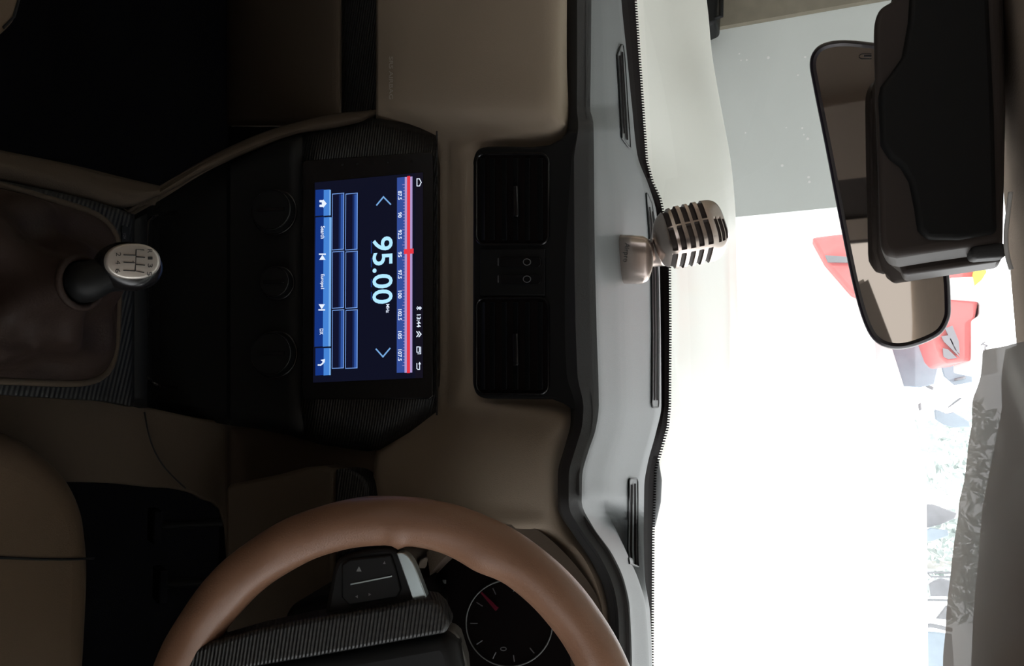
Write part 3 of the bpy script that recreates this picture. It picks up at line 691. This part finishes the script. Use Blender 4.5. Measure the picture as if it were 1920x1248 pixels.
b = MB().prism([wp.at(x, y, .009) for x, y in ss], -wn * .012, 'silver'); b.build('spoke_trim', sw, bevel=.004, seg=4, label='satin silver spoke trim')
bp_ = [(640, 1058), (655, 1048), (733, 1040), (740, 1060), (752, 1105), (745, 1120), (655, 1135), (640, 1120)]
b = MB().prism([wp.at(x, y, .007) for x, y in bp_], -wn * .005, 'black'); bt = b.build('control_buttons', sw, bevel=.0015)
b = MB()
wt = lambda x, y: wp.at(x, y, .0076)
b.prism([wp.at(x, y, .0078) for x, y in ((657, 1094), (657, 1096.5), (735, 1081), (735, 1078.6))], -wn * .001, 'silver')
b.poly([wt(668, 1071), (wt(678, 1071)), (wt(673, 1061))], 'pale_ink'); b.poly([wt(718, 1057), wt(723, 1057), wt(721, 1051)], 'grey_ink')
b.poly([wt(671, 1115), wt(671, 1121), wt(666, 1118)], 'grey_ink'); b.poly([wt(691, 1111), wt(691, 1117), wt(696, 1114)], 'grey_ink')
b.build('button_marks', bt)
hb = [(250, 1275), (303, 1250), (335, 1226), (400, 1203), (480, 1180), (560, 1163), (640, 1150), (720, 1137), (790, 1122), (812, 1126), (828, 1142), (842, 1172), (835, 1188), (800, 1194), (700, 1212), (600, 1230), (500, 1247), (420, 1262), (250, 1330)]
b = MB().prism([wp.at(x, y, .016) for x, y in hb], -wn * .03, 'carbon'); b.build('hub_trim', sw, bevel=.006, seg=4, label='carbon-look band along the hub')
pd = [(300, 1300), (420, 1262), (500, 1247), (600, 1230), (700, 1212), (800, 1194), (836, 1187), (856, 1215), (866, 1260), (866, 1500), (830, 1580), (700, 1600), (500, 1560), (300, 1480)]
b = MB().prism([wp.at(x, y, .010) for x, y in pd], -wn * .04, 'black'); b.build('airbag_cover', sw, bevel=.012, seg=5)
b = MB().prism([wp.at(x, y, -.006) for x, y in [(842, 1178), (858, 1195), (872, 1240), (878, 1300), (840, 1300), (815, 1190)]], -wn * .03, 'dull_metal'); b.build('hub_side', sw, bevel=.008, label='dull metal side of the hub')
b = MB().prism([wp.at(x, y, .0) for x, y in [(740, 1590), (700, 1745), (640, 1745), (600, 1590)]], -wn * .022, 'black'); b.build('spoke', sw, bevel=.004)
cp = Plane(P(600, 1150, .69), P(700, 1150, .69), P(600, 1250, .69))
b = MB().prism([cp.at(x, y) for x, y in [(525, 1185), (535, 1150), (548, 1130), (600, 1118), (655, 1110), (760, 1112), (790, 1160), (790, 1500), (525, 1500)]], Vector((0, .13, -.03)), 'black'); b.build('column_shroud', dash, bevel=.008)

# =================================================================== SEATS
def seat(pts, label, seam, yback, mirror=False):
    s_ = thing('car_seat', label, 'seat', Vector((pts[0].x * .5 + pts[-1].x * .5, -.05, -1.05)))
    dz = Vector((0, 0, -.13))
    b = MB().prism(pts, dz, 'seat'); b.build('cushion', s_, bevel=.035, seg=6)
    xs = [p.x for p in pts]
    x0, x1 = min(xs) + .01, max(xs) - .01
    b = MB().box(((x0 + x1) / 2, yback, -.47), x1 - x0, .12, .54, 'seat'); b.build('backrest', s_, bevel=.05, seg=5)
    b = MB().box(((x0 + x1) / 2, .10, -.965), (x1 - x0) * .8, .45, .30, 'carpet'); b.build('seat_base', s_)
    if seam:
        b = MB(); b.tube(seam, .0013, 'black', 6); b.build('seam', s_)
zs = -.672
sc_ = [PZ(x, y, zs) for x, y in sp2([(-60, 800), (0, 800), (50, 812), (105, 845), (150, 890), (178, 945), (188, 1000), (192, 1060), (190, 1140), (184, 1248), (170, 1400)], 4)]
ext_ = [Vector((.56, sc_[-1].y - .03, zs)), Vector((.58, .2, zs)), Vector((.57, -.22, zs)), Vector((.10, -.22, zs))]
seat(sc_[2:] + ext_, 'beige leather driver seat cushion beside the gear lever, bottom left of the view', [PZ(x, y, zs + .0005) for x, y in ((-60, 1040), (0, 1045), (80, 1048), (140, 1048), (176, 1046))], -.26)
sp_ = [PZ(x, y, zs) for x, y in sp2([(60, -200), (52, -80), (44, -10), (33, 32), (12, 58), (-10, 72), (-60, 84)], 4)]
ext_ = [Vector((-.40, -.22, zs)), Vector((-.88, -.22, zs)), Vector((-.88, .45, zs))]
seat(sp_ + ext_, 'beige passenger seat, only its rounded front corner in view', [PZ(x, y, zs + .0005) for x, y in ((38, -10), (26, 32), (6, 52))], -.26)
# pedals in the driver's dark footwell
for i, (px, py, Y) in enumerate(((290, 985, .98), (300, 1095, .98))):
    b = MB(); c = P(px, py, Y); b.box(c, .05, .012, .06, 'carpet', (Vector((1, 0, 0)), Vector((0, .8, .6)), Vector((0, -.6, .8)))); b.tube([c, c + Vector((0, .10, .16)), Vector((c.x, 1.30, c.z + .2))], .007, 'black', 8)
    tag(b.build('pedal', bevel=.002), ('clutch' if i == 0 else 'brake') + ' pedal, nearly black in the driver footwell, ' + ('nearer the centre console' if i == 0 else 'further from the centre console'), 'pedal', 'pedals')

# =================================================================== MIC-SHAPED AIR FRESHENER
Ym = .90
mb0 = P(1150, 485, Ym); s0 = mpp(1200, 480, Ym)
air = thing('air_freshener', 'champagne metal retro-microphone air freshener standing on the dashboard top', 'air freshener', pad.at(1150, 485, 0.0))
toC = (-P(1200, 470, Ym)).normalized()
def axes(p0, p1):
    a = (R * (p1[0] - p0[0]) + D * (p1[1] - p0[1])).normalized(); c = (toC - a * a.dot(toC)).normalized(); bb = c.cross(a)
    return a, (bb if bb.dot(D) > 0 else -bb), c
# base
a, bb, c = axes((1150, 485), (1220, 487)); rows = []
for k, (t, w, sh) in enumerate(((0, .80, 0), (.02, .93, 0), (.08, 1.0, 0), (.4, 1.0, 0), (.75, .98, 0), (.97, .90, 0), (1.0, .86, 0), (.97, .80, 0), (.6, .55, 0), (.58, .1, 0))):
    cen = P(1150 + 70 * t, 485 + 3 * t, Ym); row = []
    for j in range(48):
        th = 2 * math.pi * j / 48; cx_, sx_ = math.cos(th), math.sin(th); n_ = 3.2; r_ = (abs(cx_) ** n_ + abs(sx_) ** n_) ** (-1 / n_)
        row.append(cen + bb * (46 * s0 * w * r_ * cx_) + c * (.021 * w * r_ * sx_) + a * ((-10 * s0 * abs(cx_) ** 2 if t > .9 else 0) + (7 * s0 * abs(cx_) ** 3 if t < .05 else 0)))
    rows.append(row)
b = MB().grid(rows, 'champagne', closed=True); b.add(rows[0], [list(range(48))], 'champagne'); b.add(rows[-1], [list(range(48))], 'champ_slot'); base_ = b.build('base', air, smooth=True, ang=50)
bfp = Plane(P(1170, 470, Ym) + c * .0245, P(1170, 470, Ym) + c * .0245 + a, P(1170, 470, Ym) + c * .0245 + bb)
b = MB(); b.text('Airpro', lambda x, y: bfp.at(x + (y - 470) * -.10, y), (1168, 455, 1179, 491), 'ink'); b.build('lettering', base_)
# neck
b = MB(); pts = [(1190, 482, 0), (1204, 479, 0), (1218, 476, 0), (1232, 472, 0), (1244, 466, 0)]
b.tube([P(x, y, Ym) for x, y, _ in pts], [.020, .016, .0155, .0175, .022], 'champagne', 24); b.build('neck', air, smooth='full')
# head
h0, h1 = (1226, 456), (1358, 428); a, bb, c = axes(h0, h1); hc = P(1291, 441, Ym - .005); HL = 66 * s0; rows = []; NR, NC = 96, 96
ph0 = math.radians(-118)   # seam direction in the (bb,c) plane, towards the passenger side
slots_h = (-.60, -.36, -.12, .12, .36)
vs = []; fm = []
def headpt(h, th):
    prof = (1 - abs(h) ** 5.5) ** (1 / 3.0) if h > 0 else (1 - abs(h) ** 3.6) ** (1 / 2.2)
    cx_, sx_ = math.cos(th), math.sin(th); n_ = 3.8; r_ = .96 * (abs(cx_) ** n_ + abs(sx_) ** n_) ** (-1 / n_)
    return prof * r_ * cx_, prof * r_ * sx_
def inslot(h, thd):
    d = (thd + 360) % 360
    if 128 < d < 178:
        for s_ in (.62, .74, .86):
            if abs(h - s_) < .035: return True
    for s_ in slots_h:
        if abs(h - s_) < .062:
            if 36 + 0 < d < 118 or 128 < d < 175 or 330 < d < 352 or 0 <= d < 26 or 180 < d < 300: return True
    return False
for i in range(NR + 1):
    h = -1 + 2 * i / NR; row = []
    for j in range(NC):
        th = 2 * math.pi * j / NC; x_, y_ = headpt(h, th); sl_ = inslot(h, math.degrees(th)) ; k_ = .93 if sl_ else 1.0
        ang_ = math.radians(-62); xr = x_ * math.cos(ang_) - y_ * math.sin(ang_); yr = x_ * math.sin(ang_) + y_ * math.cos(ang_)
        # th is measured in the mic's own frame, ang_ turns it about its axis
        row.append(hc + a * (HL * h) + bb * (52 * s0 * xr * k_) + c * (50 * s0 * yr * k_))
    rows.append(row)
mbh = MB(); vsall = [q for r_ in rows for q in r_]; f1 = []; f2 = []
for i in range(NR):
    for j in range(NC):
        h = -1 + 2 * (i + .5) / NR; th = 360 * (j + .5) / NC
        (f2 if inslot(h, th) else f1).append([i * NC + j, i * NC + (j + 1) % NC, (i + 1) * NC + (j + 1) % NC, (i + 1) * NC + j])
k0 = len(mbh.v); mbh.v += vsall
for fl, m_ in ((f1, 'champagne'), (f2, 'champ_slot')):
    i_ = mbh.mi(m_)
    for q_ in fl: mbh.f.append([k0 + z for z in q_]); mbh.m.append(i_)
mbh.build('grille_head', air, smooth=True, ang=35, label='rounded slotted microphone head')

# =================================================================== WINDSCREEN
b = MB(); NB = 60; pys = [-80 + (1330 + 80) * i / NB for i in range(NB + 1)]
def gb(py):   # bottom edge of the glass, an even curve just beyond the dash
    q = P(1222, py, 1.0); x = q.x * 1.27; return Vector((x, 1.27 - .10 * ((x + .16) / .8) ** 2, -.205))
def gtop(py): q = gb(py); return Vector((q.x * 1.0, .66 + .0 * abs(q.x), .132))
b.grid([[gb(y).lerp(gtop(y), t / 8) for t in range(9)] for y in pys], 'glass'); w1 = struct(b.build('window_1', smooth='full'))
b = MB(); ys = [-80 + i * 5.0 for i in range(283)]
frow = []
for y in ys:
    fp = lerpd(farpx, y) - 2; bd = lerpd(bound, y); Yf = YZ(fp, y, -.20)
    frow.append([P(fp, y, min(1.24, Yf)), P((fp + bd) / 2, y, min(1.25, (Yf + 1.22) / 2)), P(bd, y, 1.235 if 330 < y < 860 else 1.19)])
b.grid(frow, 'frit')
for y in ys:
    bd = lerpd(bound, y); Yb = 1.234 if 330 < y < 860 else 1.189; w_ = 4.5
    b.poly([P(bd - 1, y, Yb), P(bd + w_, y + .6, Yb - .002), P(bd + w_, y + 2.6, Yb - .002), P(bd - 1, y + 3.0, Yb)], 'frit')
struct(b.build('trim_1', label='black windscreen border with toothed edge'))

# =================================================================== BONNET
bon = thing('car_bonnet', 'white car bonnet beyond the windscreen', 'bonnet', (-.1, 1.8, -.30))
rows = []
farb = {-150: 1300, 0: 1325, 60: 1330, 150: 1341, 220: 1356, 300: 1370, 400: 1379, 620: 1384, 900: 1380, 1100: 1368, 1248: 1350, 1400: 1330}
for py in (-150, 0, 100, 200, 300, 400, 500, 620, 800, 950, 1100, 1248, 1400):
    f_ = lerpd(farb, py); n_ = lerpd(bound, py) - 40
    cre = {-150: 1250, 0: 1273, 100: 1294, 200: 1326, 300: 1350}.get(py, f_ - 16)
    rows.append((py, [(n_, 1.32), (n_ + 45, 1.42), ((n_ + 45 + cre) / 2, 1.72), (cre, 2.02), (f_ - 4 if cre < f_ - 6 else f_ - 3, 2.30), (f_, 2.36)]))
bs = Surf(rows, smr=True, smc=False)
b = MB(); bs.mesh(b, 'bonnet', 4, 4); b.build('panel', bon, smooth=True, solid=.02, ang=25)
b = MB(); b.box(P(1300, 680, 1.75), .02, .03, .012, 'dark_glass'); b.build('washer_nozzle', bon, bevel=.003)
wi = MB(); wi.tube([P(1228, 862, 1.28), P(1233, 900, 1.275), P(1231, 940, 1.27), P(1224, 985, 1.26)], [.006, .007, .007, .004], 'grey_scrap', 8)
tag(wi.build('wiper', smooth='full'), 'grey windscreen wiper tip lying at the glass base in front of the driver', 'wiper')

# =================================================================== REAR-VIEW MIRROR
mir = thing('rear_view_mirror', 'wide dark-framed rear-view mirror hanging tilted in front of the windscreen', 'mirror', P(1650, 370, .62))
mp0 = P(1650, 370, .60); nrm = Vector((.14, -1.0, -.055)).normalized(); 
mp_l = Plane(mp0, mp0 + nrm.orthogonal(), mp0 + nrm.cross(nrm.orthogonal()))
MO = sp2([(1518, 118), (1528, 92), (1550, 79), (1585, 75), (1640, 80), (1690, 88), (1712, 110), (1722, 160), (1755, 380), (1778, 500), (1783, 570), (1780, 600), (1762, 628), (1720, 648), (1680, 655), (1645, 644), (1622, 612), (1600, 540), (1575, 420), (1548, 280), (1525, 165)], 5, True)
cxm = sum(q[0] for q in MO) / len(MO); cym = sum(q[1] for q in MO) / len(MO)
def shrink(L_, d):
    out = []; n = len(L_)
    for i in range(n):
        a, c = L_[i - 1], L_[(i + 1) % n]; t = Vector((c[0] - a[0], c[1] - a[1])).normalized(); nn = Vector((-t.y, t.x))
        if nn.dot(Vector((cxm - L_[i][0], cym - L_[i][1]))) < 0: nn = -nn
        out.append((L_[i][0] + nn.x * d, L_[i][1] + nn.y * d))
    return out
O0, O1, O2 = MO, shrink(MO, 6), shrink(MO, 13)
hb_ = shrink(MO, 40)
b = MB(); b.grid([[mp_l.at(x, y, -.030) for x, y in hb_] , [mp_l.at(x, y, -.018) for x, y in shrink(MO, 8)], [mp_l.at(x, y, -.004) for x, y in O0], [mp_l.at(x, y, .003) for x, y in shrink(MO, 2)], [mp_l.at(x, y, .004) for x, y in O1], [mp_l.at(x, y, .001) for x, y in O2]], 'mirror_frame', closed=True)
b.add([mp_l.at(x, y, -.030) for x, y in hb_], [list(range(len(hb_)))], 'mirror_frame'); b.build('housing', mir, smooth=True, ang=50)
b = MB().poly([mp_l.at(x, y, .0015) for x, y in shrink(MO, 12)], 'mirror'); mg = b.build('mirror_glass', mir)
b = MB()
b.tube([mp_l.at(x, y, .0018) for x, y in ((1634, 101), (1616, 101), (1611, 104), (1611, 108), (1616, 110), (1634, 110))], .0003, 'black', 4); b.tube([mp_l.at(x, y, .0018) for x, y in ((1620, 105), (1634, 105))], .0008, 'black', 4); b.build('mark', mg)
b = MB(); b.tube([mp_l.at(1700, 365, -.02), mp_l.at(1730, 362, -.02) + Vector((0, .03, .02)), Vector((mp0.x, .68, .14))], [.012, .009, .012], 'mirror_frame', 14); b.build('stem', mir, smooth='full')

# =================================================================== OVERHEAD CONSOLE (black box on the headliner)
oc = thing('overhead_console', 'black boxy overhead console hanging from the roof in front of the mirror', 'console', P(1760, 200, .5))
Yo = .49; op = Plane(P(1640, 200, Yo), P(1880, 200, Yo + .005), P(1640, 400, Yo))
fo = [(1700, -90), (1690, -20)] + sp2([(1668, 0), (1648, 14), (1638, 40), (1637, 80)], 4) + [(1640, 200), (1645, 330), (1648, 440)] + sp2([(1650, 458), (1660, 474), (1680, 480)], 3) + [(1740, 470), (1878, 450), (1884, 200), (1872, -90)]
b = MB().prism([op.at(x, y) for x, y in fo], Vector((.004, .022, .004)), 'console_brown'); b.build('housing', oc, bevel=.004, seg=4, label='dark brown-black housing')
ip = [(1712, -90), (1704, 40), (1692, 105), (1668, 140), (1652, 160), (1648, 180), (1652, 270), (1668, 295), (1690, 312), (1706, 340), (1716, 390), (1722, 430), (1740, 448), (1800, 448), (1872, 436), (1866, 200), (1852, -90)]
b = MB().prism([op.at(x, y, .004) for x, y in ip], -op.n * .006, 'console_black'); b.build('face_panel', oc, bevel=.003, label='matt black front face')
o2 = Plane(P(1640, 200, .515), P(1880, 200, .52), P(1640, 400, .515))
b = MB().prism([o2.at(x, y) for x, y in ((1700, -90), (1650, 60), (1655, 440), (1668, 484), (1686, 498), (1693, 516), (1880, 488), (1886, 200), (1880, -90))], Vector((.0, .03, .004)), 'console_brown'); b.build('rear_shell', oc, bevel=.003)
b = MB().box(op.at(1850, 474, -.010), .008, .016, .018, 'brow'); b.build('clip', oc, bevel=.003)
b = MB(); b.tube(smoothpath([op.at(x, y, .002) for x, y in ((1895, 360), (1890, 400), (1886, 440), (1888, 475), (1896, 505))], 4), .0012, 'white_paint', 8); b.build('edge_trim', oc, smooth='full', label='thin light edging')

# =================================================================== SUN VISOR IN PLASTIC WRAP
vz = thing('sun_visor', 'brown driver sun visor still wrapped in wrinkled clear plastic', 'sun visor', P(1880, 950, .5))
edge_ = {600: (1905, .47), 640: (1878, .52), 700: (1868, .54), 750: (1846, .55), 850: (1826, .55), 950: (1806, .54), 1050: (1798, .53), 1150: (1789, .52), 1248: (1785, .51), 1340: (1783, .50)}
rows = []; rows2 = []
for i in range(60):
    py = 655 + i * 12; px, Y = 0, 0
    k = sorted(edge_)
    for a_, c_ in zip(k, k[1:]):
        if a_ <= py <= c_: t = (py - a_) / (c_ - a_); px = edge_[a_][0] * (1 - t) + edge_[c_][0] * t; Y = edge_[a_][1] * (1 - t) + edge_[c_][1] * t
    e = P(px + 10 + 26 * sst((py - 690) / 80), py, Y); row = []; row2 = []
    for j in range(24):
        t = j / 23; w = e + Vector((0, -.13 * t, .020 * t + .012 * math.sin(t * math.pi / 2)))
        w.z = min(w.z, .118); row.append(w - Vector((0, 0, .0)))
        wr = .0065 * noise.noise(Vector((w.x * 9, w.y * 12, 3))) + .009 * abs(noise.noise(Vector((w.x * 6 + w.y * 9, w.y * 5, 8)))) + 0.0010 * noise.noise(Vector((w.x * 70, w.y * 50, 1)))
        e2 = P(px, py, Y); w2 = e2 + Vector((0, -.145 * t, .020 * t + .010 * math.sin(t * math.pi / 2))) - Vector((0, 0, .002)); w2.z = min(w2.z, .117) - .002 + wr * .9 - .004
        row2.append(w2)
    rows.append(row); rows2.append(row2)
mat('visor_vinyl', (.52, .46, .42), rough=.6, spec=.25, bump=.3, bscale=500)
b = MB().grid(rows, 'visor_vinyl'); o = b.build('pad', vz, smooth='full', sub=0); o.modifiers.new('s', 'SOLIDIFY').thickness = .012; o.modifiers['s'].offset = 1 if o.data.polygons[0].normal.z > 0 else -1
b = MB().grid(rows2, 'film'); b.build('plastic_wrap', vz, smooth='full', sub=1, label='wrinkled clear plastic film')

# =================================================================== OUTSIDE
ZG = -1.38
b = MB().box((0, 18, ZG - .1), 60, 50, .2, 'concrete'); struct(b.build('floor'))
A1, A2 = P(1330, 60, 4.2), P(1378, 407, 4.2)
b = MB().prism([Vector((A1.x - .02, 4.2, ZG)), Vector((A2.x, 4.2, ZG)), Vector((A2.x, 4.2, 2.6)), Vector((A1.x - .02, 4.2, 2.6))], Vector((0, .25, 0)), 'grey_wall')
gw = struct(b.build('wall_far'))
b = MB()
for _ in range(14):
    q = P(random.uniform(1360, 1530), random.uniform(80, 395), 4.199); r_ = random.uniform(.003, .008)
    b.cyl(q, Vector((0, -1, 0)), r_, .002, 'white_paint', 8)
w_ = b.build('paint_specks', gw); 
b = MB().prism([Vector((A1.x - 1.0, 4.2, ZG)), Vector((A1.x - 1.0, -3, ZG)), Vector((A1.x - 1.0, -3, 2.6)), Vector((A1.x - 1.0, 4.2, 2.6))], Vector((-.2, 0, 0)), 'tan_wall')
b.prism([Vector((A1.x - 2.2, 4.16, ZG)), Vector((A1.x, 4.16, ZG)), Vector((A1.x, 4.16, 2.6)), Vector((A1.x - 2.2, 4.16, 2.6))], Vector((0, .2, 0)), 'tan_wall')
struct(b.build('wall_left'))
struct(MB().box((.3, .6, 1.75), 8.2, 8.6, .12, 'grey_wall').build('ceiling'))
# dark carry case on a bench by the tan wall
b = MB(); q = P(1335, 20, 3.9)
wb = thing('workbench', 'wooden workbench against the tan wall, mostly hidden behind the bonnet', 'bench', (q.x, 3.9, ZG))
MB().box((q.x - .05, 3.9, q.z - .19), .6, .4, .05, 'wood').build('bench_top', wb)
for dx in (-.30, .18):
    for dy in (-.15, .15): MB().box((q.x + dx, 3.9 + dy, (q.z - .22 + ZG) / 2), .05, .05, q.z - .22 - ZG, 'wood').build('leg', wb)
tb = thing('tool_case', 'dark grey tool case with a carry handle by the tan wall, at the bonnet edge', 'tool case', (q.x, 3.9, q.z - .16))
b = MB().prism([P(x, y, 3.9) for x, y in ((1300, -25), (1340, -30), (1347, -30), (1343, 40), (1328, 47), (1300, 52))], Vector((0, .18, 0)), 'black'); b.build('body', tb, bevel=.015)
b = MB(); b.tube([P(x, y, 3.85) for x, y in ((1340, 34), (1352, 31), (1353, -20), (1341, -22))], .012, 'black', 8); b.build('handle', tb, smooth='full')

# bright white boundary wall of the yard and what shows above it
WT = [(300, 1640), (640, 1665), (720, 1690), (800, 1715), (900, 1733), (1250, 1736), (1500, 1736)]
tops = [P(px, py, 9.3) for py, px in WT]
b = MB().prism([Vector((t.x, 9.15, t.z)) for t in tops] + [Vector((tops[-1].x, 9.15, ZG)), Vector((tops[0].x, 9.15, ZG))], Vector((0, .3, 0)), 'white_wall'); struct(b.build('wall_yard'))
def wtop(py):
    return lerpd({a: c for a, c in WT}, py)
# red lorry left of the scrap, seen around the mirror
tr = thing('red_lorry', 'red lorry cab with a white load box parked in the yard, seen around the mirror', 'lorry', P(1700, 560, 8.0) * 1)
Yt = 8.0
def T(x, y, Y=Yt): return P(x, y, Y)
b = MB().prism([T(x, y) for x, y in ((1522, 445), (1560, 440), (1600, 436), (1830, 440), (1832, 500), (1836, 560), (1828, 600), (1822, 676), (1775, 682), (1762, 668), (1748, 630), (1640, 560), (1600, 552), (1548, 492))], Vector((0, .95, 0)), 'red'); body = b.build('cab', tr, bevel=.03)
b = MB().prism([T(x, y, Yt - .03) for x, y in ((1765, 630), (1780, 628), (1795, 660), (1800, 670), (1770, 640))], Vector((0, .02, 0)), 'dark_glass'); b.build('window', tr)
b = MB().prism([T(x, y, Yt - .03) for x, y in ((1772, 615), (1786, 610), (1798, 640), (1800, 664), (1790, 655))], Vector((0, .02, 0)), 'dark_glass'); b.build('window', tr)
b = MB().prism([T(x, y, Yt - .03) for x, y in ((1768, 652), (1778, 655), (1795, 671), (1778, 673), (1769, 668))], Vector((0, .02, 0)), 'dark_glass'); b.build('window', tr)
b = MB().prism([T(x, y, Yt - .04) for x, y in ((1780, 520), (1870, 516), (1872, 700), (1822, 690), (1822, 600), (1838, 590), (1838, 565), (1780, 560))], Vector((0, .9, 0)), 'white_paint'); b.build('load_box', tr, bevel=.02)
b = MB(); rnd = random.Random(3); pts = [T(1840 + rnd.uniform(-1, 12), 640 + i * 1.6 + rnd.uniform(-3, 3), Yt - .06) for i in range(18)]; b.tube(pts, .006, 'dark_glass', 4); b.build('scrawl', tr, label='illegible dark scrawl')
b = MB().prism([T(x, y, Yt - .05) for x, y in ((1828, 500), (1845, 497), (1850, 510), (1840, 525), (1828, 535), (1824, 515))], Vector((0, .03, 0)), 'yellow'); b.build('sticker', tr, label='yellow mark')
b = MB().prism([T(x, y, Yt - .05) for x, y in ((1547, 478), (1602, 482), (1606, 492), (1552, 491))], Vector((0, .03, 0)), 'grey_scrap'); b.build('bumper', tr)
for (x, y) in ((-.9, 0), (.9, 0)):
    c = Vector((tr.location.x + x, Yt + .1, ZG + .36)); b = MB().cyl(c, Vector((0, 1, 0)), .36, .3, 'black', 28); b.build('wheel', tr)
b = MB().box((tr.location.x, Yt + .6, (ZG + .45 + tr.location.z) / 2 - .25), 2.4, .8, tr.location.z - ZG - .5, 'white_paint'); b.build('chassis', tr)
# pale scrap heap: posts, sheets, frames and pipes over the wall
UP = [0]
def upright(name, label, cat, pts, m, Y, th=.05, grp=None):
    if Y > 9.2: Y = 9.17 + .075 * (UP[0] % 4); UP[0] += 1
    ps = [P(x, y, Y) for x, y in pts]
    b = MB().prism(ps, Vector((0, th, 0)), m)
    if name != 'yard_bracket':
        lo = min(pts, key=lambda q: q[0]); t = P(wtop(lo[1]) - 3, lo[1], 9.3); l0 = P(lo[0] + 4, lo[1] + (3 if lo[1] < sum(q[1] for q in pts) / len(pts) else -3), Y)
        if l0.z > t.z: b.box(((l0.x + t.x) / 2, Y + th / 2, (l0.z + t.z) / 2), .03, th * .8, l0.z - t.z + .04, 'white_paint')
    return tag(b.build(name, bevel=.01), label, cat, grp)
Ys = 9.25
upright('metal_sheet', 'pale blue-grey corrugated sheet leaning beside the red lorry', 'sheet', [(1660, 640), (1750, 636), (1762, 676), (1752, 720), (1725, 726), (1660, 722)], 'blue_tarp', 9.28)
upright('metal_sheet', 'narrow light grey sheet just below the lorry door', 'sheet', [(1764, 682), (1822, 690), (1824, 716), (1790, 722), (1770, 705)], 'blue_tarp', 9.28)
upright('metal_sheet', 'dark blue-grey sheet slanting between two white planks', 'sheet', [(1778, 762), (1800, 745), (1806, 746), (1786, 766), (1780, 768)], 'grey_scrap', 9.28)
upright('metal_sheet', 'triangular blue sheet close to the wrapped sun visor', 'sheet', [(1800, 760), (1818, 745), (1830, 746), (1822, 756)], 'blue_tarp', 9.28)
upright('tarpaulin', 'pale blue tarpaulin bundle in the middle of the scrap heap', 'tarpaulin', [(1752, 766), (1775, 775), (1788, 772), (1818, 790), (1820, 800), (1790, 802), (1770, 796), (1754, 786)], 'blue_tarp', 9.28)
upright('tarpaulin', 'grey tarpaulin lump hanging over the wall halfway to the right', 'tarpaulin', [(1724, 1000), (1745, 990), (1778, 994), (1780, 1004), (1750, 1014), (1730, 1018), (1721, 1008)], 'blue_tarp', 9.28)
upright('wooden_pallet', 'brownish broken pallet above the grey tarpaulin lump', 'pallet', [(1738, 945), (1752, 946), (1795, 962), (1790, 972), (1762, 984), (1734, 990)], 'grey_scrap', 9.28)
upright('metal_sheet', 'grey sheet behind the two thin rails', 'sheet', [(1742, 1092), (1765, 1084), (1786, 1090), (1785, 1118), (1745, 1118)], 'grey_scrap', 9.28)
upright('metal_sheet', 'grey wedge-shaped sheet just above the curved pipe', 'sheet', [(1755, 1160), (1775, 1135), (1785, 1140), (1784, 1162)], 'grey_scrap', 9.28)
upright('tarpaulin', 'blue-grey tarpaulin below the curved pipe at the right end', 'tarpaulin', [(1734, 1184), (1760, 1186), (1785, 1190), (1790, 1260), (1740, 1262), (1736, 1220)], 'blue_tarp', 9.28)
def pole(name, label, cat, pts, r, m, Y, grp=None):
    b = MB().tube(smoothpath([P(x, y, Y) for x, y in pts], 3), r, m, 8); return tag(b.build(name, smooth='full'), label, cat, grp)
pole('plank', 'white plank leaning, upper one beside the dark slanting sheet', 'plank', [(1760, 752), (1800, 734), (1812, 730)], .045, 'white_paint', 9.22)
pole('plank', 'white plank leaning, lower one beside the triangular blue sheet', 'plank', [(1776, 776), (1800, 760), (1828, 738)], .045, 'white_paint', 9.22)
pole('rod', 'short dark rod sticking out under the corrugated sheet', 'rod', [(1728, 714), (1740, 724), (1750, 728)], .018, 'grey_scrap', 9.22)
pole('rod', 'thin dark rod pointing at the lorry door', 'rod', [(1790, 712), (1810, 707)], .014, 'grey_scrap', 9.22)
pole('pipe', 'long curved grey pipe lying over the yard wall at the right end', 'pipe', [(1692, 1180), (1720, 1176), (1746, 1172), (1785, 1181)], .022, 'grey_scrap', 9.22)
pole('rail', 'single thin grey rail above the wedge-shaped sheet', 'rail', [(1736, 1124), (1786, 1125)], .010, 'grey_scrap', 9.22)
fr = MB(); fr.tube([P(x, y, 9.3) for x, y in ((1738, 1073), (1790, 1073), (1790, 1081), (1746, 1081))], .010, 'grey_scrap', 6, closed=True)
tag(fr.build('scrap_rack'), 'flat rectangular grey metal frame on the yard wall', 'frame')
upright('yard_bracket', 'tiny pale object far off in the white glare left of the scrap', 'bracket', [(1722, 758), (1727, 754), (1729, 768), (1724, 770)], 'grey_scrap', 8.7)
# trees behind
def tree(px, py, Y, r, seed, lab):
    rr = random.Random(seed); c = P(px, py, Y)
    t = thing('tree', lab, 'tree', (c.x, Y, ZG), 'trees beyond the yard wall')
    b = MB(); b.tube([Vector((c.x, Y, ZG)), Vector((c.x + .1, Y, (ZG + c.z) / 2)), c], [.15, .12, .06], 'bark', 8); b.build('trunk', t)
    b = MB()
    for _ in range(500):
        d = Vector((rr.gauss(0, 1), rr.gauss(0, 1), rr.gauss(0, .8))).normalized() * r * rr.random() ** .4; p = c + d; s_ = rr.uniform(.06, .14)
        u = Vector((rr.gauss(0, 1), rr.gauss(0, 1), rr.gauss(0, 1))).normalized(); v = u.orthogonal().normalized()
        b.poly([p - u * s_, p + v * s_ * .5, p + u * s_, p - v * s_ * .5], 'foliage')
    b.build('foliage', t)
tree(1800, 860, 14, 1.0, 1, 'pale leafy tree beyond the yard wall, above the tarpaulin bundle')
tree(1800, 1060, 13, .8, 2, 'pale leafy tree beyond the yard wall, by the rectangular frame')
